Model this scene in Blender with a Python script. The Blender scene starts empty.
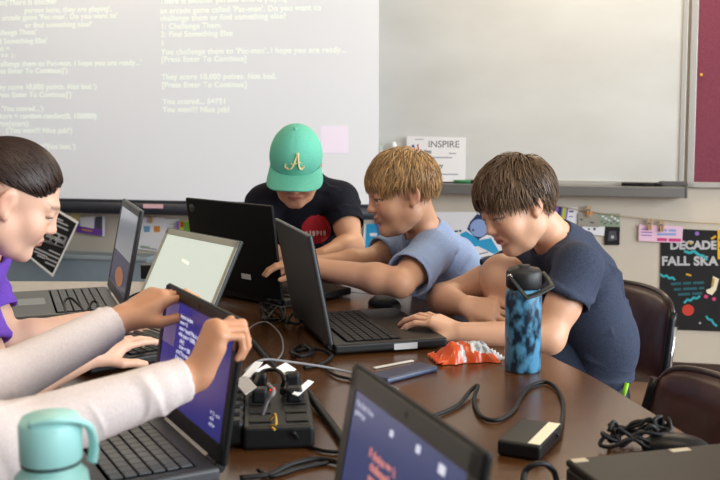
import bpy, bmesh, math, random
import numpy as np
from mathutils import Vector, Matrix, Quaternion
random.seed(7); RNG = np.random.default_rng(11)
scn = bpy.context.scene; C = scn.collection
V = Vector; PI = math.pi
# ------------------------------------------------------------------ camera
CAM_Z = 1.25; PITCH = math.radians(5.0); FPX = 1000.0; PPY = 197.5
cam_d = bpy.data.cameras.new('camera'); cam = bpy.data.objects.new('camera', cam_d); C.objects.link(cam)
cam.location = (0, 0, CAM_Z); cam.rotation_euler = (PI/2 - PITCH, 0, 0)
cam_d.sensor_width = 36; cam_d.lens = 36*FPX/720; cam_d.shift_y = -(240-PPY)/720
cam_d.clip_start = .05
cam_d.dof.use_dof = True; cam_d.dof.focus_distance = 2.3; cam_d.dof.aperture_fstop = 7.5
scn.camera = cam
def ray(px, py):
    u = (px-360)/FPX; v = (py-PPY)/FPX
    return V((u, math.cos(PITCH) - v*math.sin(PITCH), -math.sin(PITCH) - v*math.cos(PITCH)))
O = V((0, 0, CAM_Z))
def at(px, py, D):                                   # the point seen at a pixel, at distance D along y
    d = ray(px, py); return O + d*(D/d.y)
TZ = .74
def tab(px, py, z=TZ):                               # the point of a horizontal plane seen at a pixel
    d = ray(px, py); return O + d*((z-CAM_Z)/d.z)
YAW = math.radians(12); W0 = V((1.44, 4.5, 0))
WD = V((math.cos(YAW), -math.sin(YAW), 0)); WN = V((-math.sin(YAW), -math.cos(YAW), 0))   # along the wall, and out of it
def onwall(px, py, off=0):                           # wall coordinates (s along, z up) of a pixel on the plane off metres before the wall
    d = ray(px, py); o = O - (W0 + WN*off); t = -o.dot(WN)/d.dot(WN); p = O + d*t
    return ((p-W0).dot(WD), p.z)
def wpt(s, z, off=0): return W0 + WD*s + WN*off + V((0, 0, z))
# ------------------------------------------------------------------ materials
def lin(c):
    if isinstance(c, str): c = tuple(int(c[i:i+2], 16) for i in (0, 2, 4))
    return tuple(((x/255)/12.92 if x/255 <= .04045 else ((x/255+.055)/1.055)**2.4) for x in c)
def mat(name, col, rough=.5, metal=0, spec=.5, emit=0, ecol=None, noise=None, bump=None, sheen=0, coat=0, sss=0, attr=None, trans=0, kinds='N'):
    m = bpy.data.materials.new(name); m.use_nodes = True
    nt = m.node_tree; N = nt.nodes; L = nt.links; b = N['Principled BSDF']
    c = lin(col); b.inputs['Base Color'].default_value = (*c, 1)
    b.inputs['Roughness'].default_value = rough; b.inputs['Metallic'].default_value = metal
    b.inputs['Specular IOR Level'].default_value = spec
    if sheen: b.inputs['Sheen Weight'].default_value = sheen
    if coat: b.inputs['Coat Weight'].default_value = coat
    if trans: b.inputs['Transmission Weight'].default_value = trans
    if sss:
        b.inputs['Subsurface Weight'].default_value = sss; b.inputs['Subsurface Radius'].default_value = (.012, .005, .003); b.inputs['Subsurface Scale'].default_value = 1
    if emit:
        b.inputs['Emission Color'].default_value = (*lin(ecol or col), 1); b.inputs['Emission Strength'].default_value = emit
    tc = N.new('ShaderNodeTexCoord')
    if attr:
        a = N.new('ShaderNodeAttribute'); a.attribute_name = attr; src = a.outputs['Color']
        L.new(src, b.inputs['Base Color'])
    if noise:                                        # (second colour, scale, stretch xyz, detail, lo, hi)
        c2, sc, st, det, lo, hi = noise
        mp = N.new('ShaderNodeMapping'); mp.inputs['Scale'].default_value = st; L.new(tc.outputs['Object'], mp.inputs['Vector'])
        n = N.new('ShaderNodeTexNoise'); n.inputs['Scale'].default_value = sc; n.inputs['Detail'].default_value = det; L.new(mp.outputs['Vector'], n.inputs['Vector'])
        r = N.new('ShaderNodeMapRange'); r.inputs['From Min'].default_value = lo; r.inputs['From Max'].default_value = hi; L.new(n.outputs['Fac'], r.inputs['Value'])
        mx = N.new('ShaderNodeMix'); mx.data_type = 'RGBA'; mx.inputs['A'].default_value = (*c, 1); mx.inputs['B'].default_value = (*lin(c2), 1)
        L.new(r.outputs['Result'], mx.inputs['Factor'])
        if attr: L.new(src, mx.inputs['A'])
        L.new(mx.outputs['Result'], b.inputs['Base Color'])
    if bump:                                         # (scale, strength, distance, stretch)
        sc, s, d, st = bump
        mp = N.new('ShaderNodeMapping'); mp.inputs['Scale'].default_value = st; L.new(tc.outputs['Object'], mp.inputs['Vector'])
        n = N.new('ShaderNodeTexNoise'); n.inputs['Scale'].default_value = sc; n.inputs['Detail'].default_value = 4; L.new(mp.outputs['Vector'], n.inputs['Vector'])
        bp = N.new('ShaderNodeBump'); bp.inputs['Strength'].default_value = s; bp.inputs['Distance'].default_value = d
        L.new(n.outputs['Fac'], bp.inputs['Height']); L.new(bp.outputs['Normal'], b.inputs['Normal'])
    return m
U1 = (1, 1, 1); M = {}
def mk(k, *a, **kw): M[k] = mat(k, *a, **kw); return M[k]
# ------------------------------------------------------------------ mesh builder
class MB:
    def __init__(s): s.bm = bmesh.new(); s.mi = 0
    def _new(s, f0):
        for f in list(s.bm.faces)[f0:]: f.material_index = s.mi
    def m(s, i): s.mi = i; return s
    def box(s, c, sz, R=None, bev=0, seg=2):
        t = bmesh.new(); bmesh.ops.create_cube(t, size=1)
        bmesh.ops.scale(t, vec=sz, verts=t.verts)
        if bev: bmesh.ops.bevel(t, geom=list(t.edges), offset=bev, segments=seg, profile=.5, affect='EDGES')
        s._merge(t, c, R); return s
    def _merge(s, t, c=(0, 0, 0), R=None):
        if R is not None: bmesh.ops.transform(t, matrix=R.to_4x4(), verts=t.verts)
        bmesh.ops.translate(t, vec=c, verts=t.verts)
        mp = {}
        for v in t.verts: mp[v] = s.bm.verts.new(v.co)
        for f in t.faces:
            try: nf = s.bm.faces.new([mp[v] for v in f.verts]); nf.material_index = s.mi; nf.smooth = f.smooth
            except ValueError: pass
        t.free()
    def tube(s, pts, r, n=8, caps=True, flat=None):
        pts = [V(p) for p in pts]; k = len(pts); rs = r if isinstance(r, (list, tuple)) else [r]*k
        up = None; rings = []
        for i, p in enumerate(pts):
            t = (pts[min(i+1, k-1)] - pts[max(i-1, 0)])
            if t.length < 1e-9: t = V((0, 0, 1))
            t.normalize()
            if up is None:
                a = V((0, 0, 1)) if abs(t.z) < .9 else V((1, 0, 0)); up = (a - t*a.dot(t)).normalized()
            else:
                up = up - t*up.dot(t)
                up = up.normalized() if up.length > 1e-6 else t.orthogonal().normalized()
            w = t.cross(up); fl = flat or 1
            rings.append([s.bm.verts.new(p + (up*math.cos(2*PI*j/n)*fl + w*math.sin(2*PI*j/n))*rs[i]) for j in range(n)])
        for a, b in zip(rings, rings[1:]):
            for j in range(n):
                f = s.bm.faces.new((a[j], a[(j+1) % n], b[(j+1) % n], b[j])); f.material_index = s.mi; f.smooth = True
        if caps and n > 2:
            for rg in (rings[0][::-1], rings[-1]):
                f = s.bm.faces.new(rg); f.material_index = s.mi
        return s
    def lathe(s, prof, c=(0, 0, 0), n=32, R=None):
        t = bmesh.new(); rings = []
        for r, z in prof:
            rings.append([t.verts.new((r*math.cos(2*PI*j/n), r*math.sin(2*PI*j/n), z)) for j in range(n)] if r > 1e-6 else [t.verts.new((0, 0, z))])
        for a, b in zip(rings, rings[1:]):
            for j in range(n):
                k = (j+1) % n
                vs = [a[j], a[k], b[k], b[j]] if len(a) > 1 and len(b) > 1 else ([a[j], a[k], b[0]] if len(a) > 1 else [a[0], b[k], b[j]])
                t.faces.new(vs).smooth = True
        s._merge(t, c, R); return s
    def prism(s, poly, z0, z1, bev=0, R=None, c=(0, 0, 0), seg=2):       # poly in xy, extruded z0..z1
        t = bmesh.new(); vs = [t.verts.new((x, y, z0)) for x, y in poly]; f = t.faces.new(vs)
        e = bmesh.ops.extrude_face_region(t, geom=[f]); bmesh.ops.translate(t, vec=(0, 0, z1-z0), verts=[v for v in e['geom'] if isinstance(v, bmesh.types.BMVert)])
        bmesh.ops.recalc_face_normals(t, faces=t.faces)
        if bev:
            ed = [x for x in t.edges if abs(x.verts[0].co.z - x.verts[1].co.z) < 1e-6]
            bmesh.ops.bevel(t, geom=ed, offset=bev, segments=seg, profile=.5, affect='EDGES')
        s._merge(t, c, R); return s
    def grid(s, fn, nu, nv, thick=0):                                   # fn(u,v) in 0..1 -> point
        vs = [[s.bm.verts.new(fn(i/nu, j/nv)) for j in range(nv+1)] for i in range(nu+1)]
        for i in range(nu):
            for j in range(nv):
                f = s.bm.faces.new((vs[i][j], vs[i+1][j], vs[i+1][j+1], vs[i][j+1])); f.material_index = s.mi; f.smooth = True
        return s
    def build(s, name, mats, parent=None, smooth=None, solid=0, bevel=0):
        me = bpy.data.meshes.new(name)
        bmesh.ops.recalc_face_normals(s.bm, faces=s.bm.faces)
        s.bm.to_mesh(me); s.bm.free()
        for m in (mats if isinstance(mats, (list, tuple)) else [mats]): me.materials.append(m)
        if smooth is not None:
            me.polygons.foreach_set('use_smooth', [smooth]*len(me.polygons))
        o = bpy.data.objects.new(name, me); C.objects.link(o)
        if parent: o.parent = parent
        if solid: md = o.modifiers.new('solid', 'SOLIDIFY'); md.thickness = solid; md.offset = 0
        if bevel: md = o.modifiers.new('bevel', 'BEVEL'); md.width = bevel; md.segments = 2; md.limit_method = 'ANGLE'
        return o
def tag(o, label, cat, group=None, kind=None):
    o['label'] = label; o['category'] = cat
    if group: o['group'] = group
    if kind: o['kind'] = kind
    return o
def empty(name, loc=(0, 0, 0), rz=0, label=None, cat=None, group=None):
    o = bpy.data.objects.new(name, None); C.objects.link(o); o.location = loc; o.rotation_euler = (0, 0, rz); o.empty_display_size = .05
    if label: tag(o, label, cat, group)
    return o
def struct(o): o['kind'] = 'structure'; return o
def dup(root, loc, rz, label=None, group=None):
    r = root.copy(); C.objects.link(r); r.location = loc; r.rotation_euler = (0, 0, rz)
    if label: r['label'] = label
    if group: r['group'] = group
    for ch in list(root.children):
        c = ch.copy(); C.objects.link(c); c.parent = r
        for g in ch.children:
            d = g.copy(); C.objects.link(d); d.parent = c
    return r
def smooth_path(pts, n=8):                                              # Catmull-Rom through points
    P = [V(p) for p in pts]; P = [P[0]*2-P[1]] + P + [P[-1]*2-P[-2]]; out = []
    for i in range(1, len(P)-2):
        for k in range(n):
            t = k/n; a, b, c, d = P[i-1:i+3]
            out.append(.5*((2*b) + (c-a)*t + (2*a-5*b+4*c-d)*t*t + (3*b-a-3*c+d)*t**3))
    out.append(P[-2]); return out
def text_mesh(body, size, bold=0, align='LEFT', shear=0, space=1):                     # flat glyph mesh, a fresh bmesh in xy
    cu = bpy.data.curves.new('t', 'FONT'); cu.body = body; cu.size = size; cu.align_x = align; cu.offset = bold; cu.shear = shear; cu.space_character = space
    o = bpy.data.objects.new('t', cu); C.objects.link(o)
    dg = bpy.context.evaluated_depsgraph_get(); me = bpy.data.meshes.new_from_object(o.evaluated_get(dg))
    bpy.data.objects.remove(o); bm = bmesh.new(); bm.from_mesh(me); bpy.data.meshes.remove(me); return bm
def add_text(mb, body, size, place, **kw):                              # place: Matrix from text plane to local coordinates
    t = text_mesh(body, size, **kw); bmesh.ops.transform(t, matrix=place, verts=t.verts); mb._merge(t)
    return mb
# ------------------------------------------------------------------ room
RW = Matrix((WD, V((0, 0, 1)), WN)).transposed()          # local x along wall, y up, z out of the wall
RWU = Matrix((WD, -WN, V((0, 0, 1)))).transposed()        # local x along wall, y into wall, z up
mk('wall_paint', 'c9c0b2', .7, noise=('c3baab', 3, U1, 3, .35, .65), bump=(60, .08, .002, U1))
mk('wall_white', 'd8d5ce', .7); mk('ceiling_tile', 'd9d7d0', .8, noise=('cfcdc6', 40, U1, 2, .4, .6))
mk('floor_tile', '6b5546', .45, noise=('7a6250', 5, U1, 4, .35, .65)); mk('base_vinyl', '3d2d26', .5)
def wall_box(name, s0, s1, z0, z1, th, m, off=0):
    return MB().box(wpt((s0+s1)/2, (z0+z1)/2, off+th/2), (s1-s0, th, z1-z0), RWU).build(name, m)
S0, S1, H = -5.0, 2.9, 2.75
struct(wall_box('wall_back', S0, S1, 0, H, .12, M['wall_paint'], -.12))
struct(wall_box('baseboard_back', S0, S1, 0, .10, .008, M['base_vinyl']))
def slab(name, z0, z1, m):
    c = wpt((S0+S1)/2, (z0+z1)/2, 3.6); return struct(MB().box(c, (S1-S0+.3, 7.5, z1-z0), RWU).build(name, m))
slab('floor', -.1, 0, M['floor_tile']); slab('ceiling', H, H+.1, M['ceiling_tile'])
def side_wall(name, s, holes=()):
    mb = MB(); D0, D1 = 0, 7.3
    segs = [(D0, D1, 0, H)] if not holes else []
    if holes:
        z0, z1 = holes[0][2:]; segs = [(D0, D1, 0, z0), (D0, D1, z1, H)]; p = D0
        for a, b, _, _ in holes: segs.append((p, a, z0, z1)); p = b
        segs.append((p, D1, z0, z1))
    for a, b, z0, z1 in segs: mb.box(wpt(s, (z0+z1)/2, (a+b)/2), (.12, b-a, z1-z0), RWU)
    return struct(mb.build(name, M['wall_white']))
side_wall('wall_left', S0-.06)
WIN = ((1.2, 2.9, .95, 2.4), (3.3, 5.0, .95, 2.4), (5.4, 7.0, .95, 2.4))
side_wall('wall_right', S1+.06, WIN)
mk('window_metal', 'b9b9b6', .4, .6)
for i, (a, b, z0, z1) in enumerate(WIN):
    mb = MB()
    for (aa, bb, p, q) in ((a, a+.05, z0, z1), (b-.05, b, z0, z1), (a, b, z0, z0+.05), (a, b, z1-.05, z1), (a, b, 1.55, 1.59)):
        mb.box(wpt(S1+.06, (p+q)/2, (aa+bb)/2), (.06, bb-aa, q-p), RWU)
    struct(mb.build('window_%d' % (i+1), M['window_metal']))
# ------------------------------------------------------------------ lights: daylight at the windows, two ceiling troffers, sky from the open side
def area(name, loc, target, sx, sy, power, col):
    l = bpy.data.lights.new(name, 'AREA'); l.shape = 'RECTANGLE'; l.size = sx; l.size_y = sy; l.energy = power; l.color = col
    o = bpy.data.objects.new(name, l); C.objects.link(o); o.location = loc
    o.rotation_euler = (V(target)-V(loc)).to_track_quat('-Z', 'Y').to_euler(); return o
for i, (a, b, z0, z1) in enumerate(WIN):
    p = wpt(S1+.25, (z0+z1)/2, (a+b)/2); area('window_daylight', p, p - WD - V((0, 0, .25)), b-a, z1-z0, 125, (.89, .95, 1))
for (s, d, e) in ((-2.6, .6, 14), (-.3, .6, 27), (-2.9, 3.7, 12), (-.6, 3.7, 15)):
    p = wpt(s, H-.03, d); area('ceiling_lamp', p, p - V((0, 0, 1)), 1.2, .6, e, (1, .82, .58))
w = bpy.data.worlds.new('world'); scn.world = w; w.use_nodes = True
w.node_tree.nodes['Background'].inputs[0].default_value = (.80, .88, 1, 1); w.node_tree.nodes['Background'].inputs[1].default_value = .25
# ------------------------------------------------------------------ things on the back wall (outlines taken on the wall plane, own thickness)
def wrect(px0, py0, px1, py1, off=0):
    a = onwall(px0, py0, off); b = onwall(px1, py1, off); return min(a[0], b[0]), max(a[0], b[0]), min(a[1], b[1]), max(a[1], b[1])
def wquad(pts, off=0): return [onwall(x, y, off) for x, y in pts]
def WM(s, z, off, rot=0): return Matrix.Translation(wpt(s, z, off)) @ RW.to_4x4() @ Matrix.Rotation(rot, 4, 'Z')
def wprism(mb, poly, off, th): return mb.prism(poly, 0, th, R=RW, c=wpt(0, 0, off))
# whiteboard with frame and tray
mk('whiteboard', 'cdcfce', .24, spec=.5, noise=('c3c4c2', 2.2, (1, 1, 2), 5, .35, .7)); mk('alu', '8f8d8b', .35, .7); mk('alu_pale', 'b4b2ae', .4, .4); mk('tray_end', '5d5a59', .45, .4)
bs0 = onwall(330, 100)[0]; bs1, bz0 = onwall(683, 186)
wb = empty('whiteboard', wpt((bs0+bs1)/2, bz0, 0), 0, 'wide smudged whiteboard behind the people with a grey metal marker tray', 'whiteboard')
def wbuild(mb, name, m, root, **k):
    top = root
    while top.parent: top = top.parent
    bmesh.ops.translate(mb.bm, vec=-V(top.location), verts=mb.bm.verts); return mb.build(name, m, root, **k)
zt = 2.15
wbuild(MB().box(wpt((bs0+bs1)/2, (bz0+zt)/2, .008), (bs1-bs0, .014, zt-bz0), RWU), 'writing_surface', M['whiteboard'], wb)
fr = MB()
for (a, b, p, q) in ((bs1-.022, bs1, bz0, zt), (bs0, bs0+.022, bz0, zt), (bs0, bs1, zt-.022, zt), (bs0, bs1, bz0, bz0+.02)):
    fr.box(wpt((a+b)/2, (p+q)/2, .012), (b-a, .022, q-p), RWU, bev=.002)
wbuild(fr, 'board_frame', M['alu_pale'], wb)
tz0 = onwall(660, 197.5, .09)[1]; tz1 = onwall(660, 187, .09)[1]
tr = MB().box(wpt((bs0+bs1)/2, tz1-.004, .05), (bs1-bs0, .09, .008), RWU, bev=.002).box(wpt((bs0+bs1)/2, (tz0+tz1)/2, .092), (bs1-bs0, .012, tz1-tz0), RWU, bev=.003)
tr = wbuild(tr, 'marker_tray', M['alu'], wb)
e = MB().box(wpt(bs1+.004, (tz0+tz1)/2, .05), (.012, .1, tz1-tz0+.004), RWU, bev=.003).box(wpt(bs1-.05, tz1+.012, .02), (.11, .02, .02), RWU, bev=.003)
wbuild(e, 'tray_end_cap', M['tray_end'], tr)
# maroon pin board
mk('maroon', '6f3044', .9, noise=('7d3a4a', 120, U1, 3, .3, .7), bump=(300, .3, .002, U1)); mk('brass', 'a08350', .5, .3); mk('yellow', 'd9a81c', .5)
ms0, mz0 = onwall(686, 187); ms1 = ms0+1.1
pb = empty('pin_board', wpt((ms0+ms1)/2, mz0, 0), 0, 'maroon fabric pin board with pale metal frame right of whiteboard', 'pin board')
wbuild(MB().box(wpt((ms0+ms1)/2, (mz0+zt)/2, .008), (ms1-ms0, .014, zt-mz0), RWU), 'fabric_panel', M['maroon'], pb)
fr = MB()
for (a, b, p, q) in ((ms0, ms0+.03, mz0, zt), (ms1-.03, ms1, mz0, zt), (ms0, ms1, mz0, mz0+.024), (ms0, ms1, zt-.03, zt)): fr.box(wpt((a+b)/2, (p+q)/2, .012), (b-a, .024, q-p), RWU, bev=.002)
wbuild(fr, 'board_frame', M['alu_pale'], pb)
s, z = onwall(701, 75, .02)
tag(MB().lathe([(0, 0), (.004, 0), (.004, .004), (.0025, .007), (.007, .012), (.006, .015), (0, .016)], wpt(s, z, .0155), 12, RW).build('push_pin', M['yellow']), 'yellow push pin stuck in the maroon pin board', 'push pin')
# projector screen, hanging before the wall, with the projected program text
mk('screen_cloth', 'e2e5ea', .8, emit=.13, ecol='dbe3f2'); mk('screen_text', 'eef6ea', .8, emit=.34, ecol='ecfbe6'); mk('screen_bar', '20242f', .5); mk('glow_pink', 'e9dff0', .8, emit=.2, ecol='f3e6fb')  # cloth, text and pink patch glow in place of the projector's beam
OF = .16
ss1 = onwall(378.5, 120, OF)[0]; sz0 = onwall(300, 207, OF)[1]; ss0 = ss1-3.1
ps = empty('projector_screen', wpt((ss0+ss1)/2, sz0-.06, OF), 0, 'large white pull-down projector screen showing rows of program text', 'projector screen')
wbuild(MB().box(wpt((ss0+ss1)/2, (sz0+2.5)/2, OF), (ss1-ss0, .004, 2.5-sz0), RWU), 'screen_cloth', M['screen_cloth'], ps)
bar = MB().tube([wpt(ss0-.03, sz0-.022, OF), wpt(ss1+.01, sz0-.022, OF)], .032, 16)
bar.box(wpt((ss0+ss1)/2, sz0+.004, OF), (ss1-ss0, .03, .03), RWU, bev=.006)
wbuild(bar, 'bottom_bar', M['screen_bar'], ps)
wbuild(MB().tube([wpt(ss0-.05, 2.53, OF), wpt(ss1+.05, 2.53, OF)], .055, 16), 'roller_case', M['wall_white'], ps)
RIGHT_T = [(160, 4, 'There is another person who is playing'), (160.5, 13.5, "an arcade game called 'Pac-man'. Do you want to"), (160.5, 21, 'challenge them or find something else?'), (161, 29, '1: Challenge Them'), (161, 37, '2: Find Something Else'), (161, 46, '1'), (161.5, 54.5, "You challenge them to 'Pac-man', I hope you are ready..."), (161.5, 62, '[Press Enter To Continue]'), (162, 79.5, 'They score 10,000 points. Not bad.'), (162, 87.5, '[Press Enter To Continue]'), (163, 104, 'You scored... 54751'), (163, 112, 'You won!!! Nice job!')]
LEFT_T = [(57, 4, "print('There is another"), (112, 11, "person here, they are playing',"), (118, 18, "an arcade game 'Pac-man'. Do you want to'"), (93, 26.5, "or find something else?'"), (37, 34.5, "'Challenge Them'"), (48, 43, "'Find Something Else'"), (10, 51, 'ans ='), (16, 58, '== 1:'), (142, 65, "'You challenge them to Pac-man. I hope you are ready...'"), (68, 73, "('[Press Enter To Continue]')"), (97, 89, "('They score 10,000 points. Not bad.')"), (72, 97, "('[Press Enter To Continue]')"), (44, 111, "'You scored...')"), (97, 118.5, "score = random.randint(0, 100000)"), (29, 126, "print(score)"), (73, 133, "('You won!!! Nice job!')"), (76, 149, "print('You lost.')")]
for rows, al, sz, sp in ((RIGHT_T, 'LEFT', .0365, 1.08), (LEFT_T, 'RIGHT', .0355, 1.06)):
    for px, py, t in rows:
        s, z = onwall(px, py, OF); wbuild(add_text(MB(), t, sz, WM(s, z, OF+.0035), align=al, bold=.0002, space=sp), 'text_line', M['screen_text'], ps)
a = wrect(321, 126, 348, 153, OF); gm = MB()
wprism(gm, [(a[0], a[2]), (a[1], a[2]), (a[1], a[3]), (a[0], a[3])], OF+.002, .001)
g = wbuild(gm, 'projected_patch', M['glow_pink'], ps); g['label'] = 'faint pale pink square of light low on the screen'
mk('pink_label', 'e3b9c4', .7); mk('ink', '2c2c30', .7); mk('ink_soft', '6f7280', .7); mk('pink_ink', 'c04a72', .7)
a = wrect(143, 204, 163, 208.5, OF+.035); gm = MB(); wprism(gm, [(a[0], a[2]), (a[1], a[2]), (a[1], a[3]), (a[0], a[3])], OF+.033, .001)
wbuild(gm, 'warning_sticker', M['pink_label'], ps)
# paper things: outline on the wall plane + printed details
def sheet(name, quad, m, label, cat, off, details=(), group=None, th=.0012, mats=None):
    q = wquad(quad, off); cx = sum(p[0] for p in q)/len(q); cz = sum(p[1] for p in q)/len(q)
    r = empty(name, wpt(cx, cz, off), 0, label, cat, group)
    mb = MB(); wprism(mb, q, off, th); wbuild(mb, 'paper', m, r)
    byname = {}
    for d in details:                                               # (part name, material, kind, ...)
        dm = byname[(len(byname), d[0], d[1])] = MB()
        if d[2] == 'q': wprism(dm, wquad(d[3], off), off+th, .0005)
        elif d[2] == 't':
            (x, y), t, hpx, rot = d[3:7]; s, z = onwall(x, y, off); s2, z2 = onwall(x, y-hpx, off)
            add_text(dm, t, abs(z2-z)/.72, WM(s, z, off+th+.0004, rot), **(d[7] if len(d) > 7 else {}))
        elif d[2] == 'c':
            (x, y), rp = d[3:5]; s, z = onwall(x, y, off); s2, z2 = onwall(x+rp, y, off); R_ = abs(s2-s)
            wprism(dm, [(s+R_*math.cos(k*PI/10), z+R_*math.sin(k*PI/10)) for k in range(20)], off+th, .0006)
        elif d[2] == 'l':
            pts, wpx = d[3:5]; k = abs(onwall(100+wpx, 100, off)[0]-onwall(100, 100, off)[0])/2
            P = wquad(pts, off)
            for (s0, z0), (s1, z1) in zip(P, P[1:]):
                dx, dz = s1-s0, z1-z0; l = math.hypot(dx, dz); nx, nz = -dz/l*k, dx/l*k
                wprism(dm, [(s0+nx, z0+nz), (s0-nx, z0-nz), (s1-nx, z1-nz), (s1+nx, z1+nz)], off+th, .0005)
    for (_, n, m_), dm in byname.items(): wbuild(dm, n, M[m_], r)
    return r
for k, c in dict(paper='e6e6ea', ink_light='9a9caa', blk='0d0d10', blue_ink='1f4ea8', red_ink='c0392b', grey_ink='4a4d55', teal='2fa7b0', cyan='2a9ccf', navy='22345e', purple='6b3f9c', violet='8a63b8', green='6f9a3a', lime='b5c433', gold='c9a03a', cream='e8dcc0', pinkp='e9c3d8', hot='c93c7a', white='f2f2f2', silver='b9b9bd', tan='c8b57e', sage='8d9a86', mud='9b958a', dkteal='1c5a66', orangep='d98c3a', bluepic='6aa0c8', skypic='7fb3d6', periw='8ea4d6').items(): mk('p_'+k, c, .75)
def q4(x0, y0, x1, y1): return [(x0, y0), (x1, y0), (x1, y1), (x0, y1)]
sheet('sign', [(407, 136), (466, 137.5), (465.5, 182), (405.5, 181)], M['p_paper'], 'white INSPIRE sign standing on the whiteboard tray', 'sign', .05, [
    ('lettering', 'p_grey_ink', 't', (428, 147.2), 'INSPIRE', 6.8, 0), ('lettering', 'p_grey_ink', 't', (419, 153.2), 'Aries', 4.2, 0, dict(bold=.0006)),
    ('lettering', 'p_ink_light', 'l', [(411, 157.2), (430, 157.4)], 1.0), ('lettering', 'p_ink_light', 'l', [(431.5, 157.4), (452, 157.6)], 1.0), ('lettering', 'p_grey_ink', 't', (417, 167), 'Technology', 4, 0, dict(bold=.0005)), ('lettering', 'p_ink_light', 'l', [(411, 174), (436, 174.2)], 1.0), ('lettering', 'p_ink_light', 'l', [(438, 174.2), (458, 174.4)], 1.0), ('lettering', 'p_ink_light', 'l', [(415, 139.5), (424, 139.2)], .7), ('lettering', 'p_ink_light', 'l', [(449, 153.4), (456, 153.5)], 1),
    ('logo', 'p_blue_ink', 'q', [(411.5, 145), (414, 144.5), (416, 153), (413, 153)]), ('logo', 'p_blue_ink', 'q', [(410.5, 149), (412.5, 146), (412, 152.5), (411, 152.5)]), ('logo_red', 'p_red_ink', 'q', [(417, 144.5), (418.5, 144), (419.2, 150), (418, 150.5)])])
sheet('poster', [(661, 228), (738, 231.5), (737, 332), (659, 329)], M['p_blk'], 'black DECADE FALL SKATE poster on the wall behind the brown chair', 'poster', .004, [
    ('lettering', 'p_silver', 't', (670, 249), 'DECADE', 8.2, .03, dict(bold=.0024, space=1.0)), ('lettering', 'p_silver', 't', (661.5, 265), 'FALL SKATE', 8.8, .03, dict(bold=.0022, space=1.04)),
    ('squiggle', 'p_teal', 'l', [(660, 274), (664, 277), (666, 275), (670, 279), (672, 277), (675, 280)], 1.7), ('squiggle', 'p_teal', 'l', [(684, 303), (688, 299), (690, 301), (694, 297), (696, 299), (700, 296)], 1.7), ('squiggle', 'p_teal', 'l', [(706, 316), (709, 320), (711, 319), (714, 324), (717, 326)], 1.7), ('squiggle', 'p_teal', 'l', [(684, 251), (690, 253), (694, 251), (699, 255), (704, 256), (707, 260)], 2.2),
    ('confetti', 'p_gold', 'l', [(688, 242), (692, 244)], 1.6), ('confetti', 'p_gold', 'l', [(711, 239), (716, 236)], 1.8), ('confetti', 'p_gold', 'l', [(686, 274), (691, 275.5)], 1.6), ('confetti_dot', 'p_violet', 'c', (697, 233.5), 2.2), *[('info_line', 'p_dkteal', 'l', [(a, b), (a+w_, b-w_*.05)], 2.0) for a, b, w_ in ((671, 284, 10), (683, 283.4, 8), (693, 283, 11), (674, 289.5, 7), (683, 289, 14), (699, 288.2, 5), (678, 294.5, 12), (692, 293.8, 10))],
    ('skate', 'p_cream', 'q', [(713, 276), (719, 279), (716, 290), (712, 295), (707, 293), (706, 290), (711, 288)]), ('skate_stripe', 'p_gold', 'q', [(712.5, 278), (715, 279), (713, 287), (711, 287)]), ('wheel', 'p_hot', 'c', (706, 296.5), 2), ('wheel', 'p_hot', 'c', (714, 299), 2), ('ball', 'p_red_ink', 'c', (688, 310), 6), ('confetti_dot', 'p_silver', 'c', (700, 323), 1.1), ('header', 'p_hot', 'l', [(662, 234.5), (669, 234.8)], 3), ('header', 'p_hot', 'l', [(671.5, 234.9), (676, 235.1)], 3)])
sheet('flyer', [(639, 224.5), (683, 226.5), (682, 243), (638.5, 241)], M['p_pinkp'], 'pink flyer clipped on the string above the black poster', 'flyer', .012, [
    ('lettering', 'p_hot', 'l', [(657, 239.3), (667, 239.7)], 2.6), ('lettering', 'p_hot', 'l', [(668.5, 239.8), (681, 240.2)], 2.6), ('lettering', 'p_periw', 'l', [(658, 230), (667, 230.2)], 2), ('lettering', 'p_periw', 'l', [(668.5, 230.3), (676, 230.5)], 2), ('picture', 'p_periw', 'q', q4(657, 233, 676, 235.5)), ('lettering_grey', 'p_violet', 'l', [(641, 229), (652, 229.5)], .8), ('lettering_grey', 'p_violet', 'l', [(641, 232), (652, 232.5)], .8), ('lettering_grey', 'p_violet', 'l', [(641, 235), (652, 235.5)], .8)])
sheet('notice', [(717.5, 230), (740, 231), (740, 261), (717.5, 259)], M['yellow'], 'yellow notice at the edge of the black poster', 'notice', .010, [('lettering', 'p_blk', 'l', [(719, 240), (730, 240.5)], 1.2), ('lettering', 'p_blk', 'l', [(719, 248), (730, 248.5)], 1.2)])
sheet('leaflet', [(589, 213), (620, 213.5), (620, 227), (589, 226)], M['p_sage'], 'grey green patterned leaflet on the string behind the navy-shirted person', 'leaflet', .010, [('pattern', 'p_paper', 'l', [(602+i*3, 216+(i % 3)*2), (604+i*3, 217+(i % 3)*2)], 1.4) for i in range(6)] + [('pattern_dark', 'p_grey_ink', 'l', [(601+i*3, 222+(i % 2)*2), (603+i*3, 221+(i % 2)*2)], 1) for i in range(6)])
sheet('card', [(578, 213), (598, 212), (599, 227), (578, 226)], M['p_mud'], 'grey mottled card overlapping the green patterned leaflet', 'card', .013, [('picture', 'p_orangep', 'q', [(583, 212.6), (590, 210.5), (594, 213.5), (588, 216)]), ('speckle', 'p_grey_ink', 'l', [(580, 219), (583, 220)], 1.2), ('speckle', 'p_grey_ink', 'l', [(590, 222), (594, 223)], 1.2)])
sheet('leaflet', [(582, 225), (605, 226), (604, 236), (582, 233)], M['p_paper'], 'white leaflet hanging below the grey mottled card', 'leaflet', .007, [('print_dots', 'p_navy', 'c', (589, 229), 1), ('print_dots', 'p_navy', 'c', (594.5, 229), 1.3)])
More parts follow.
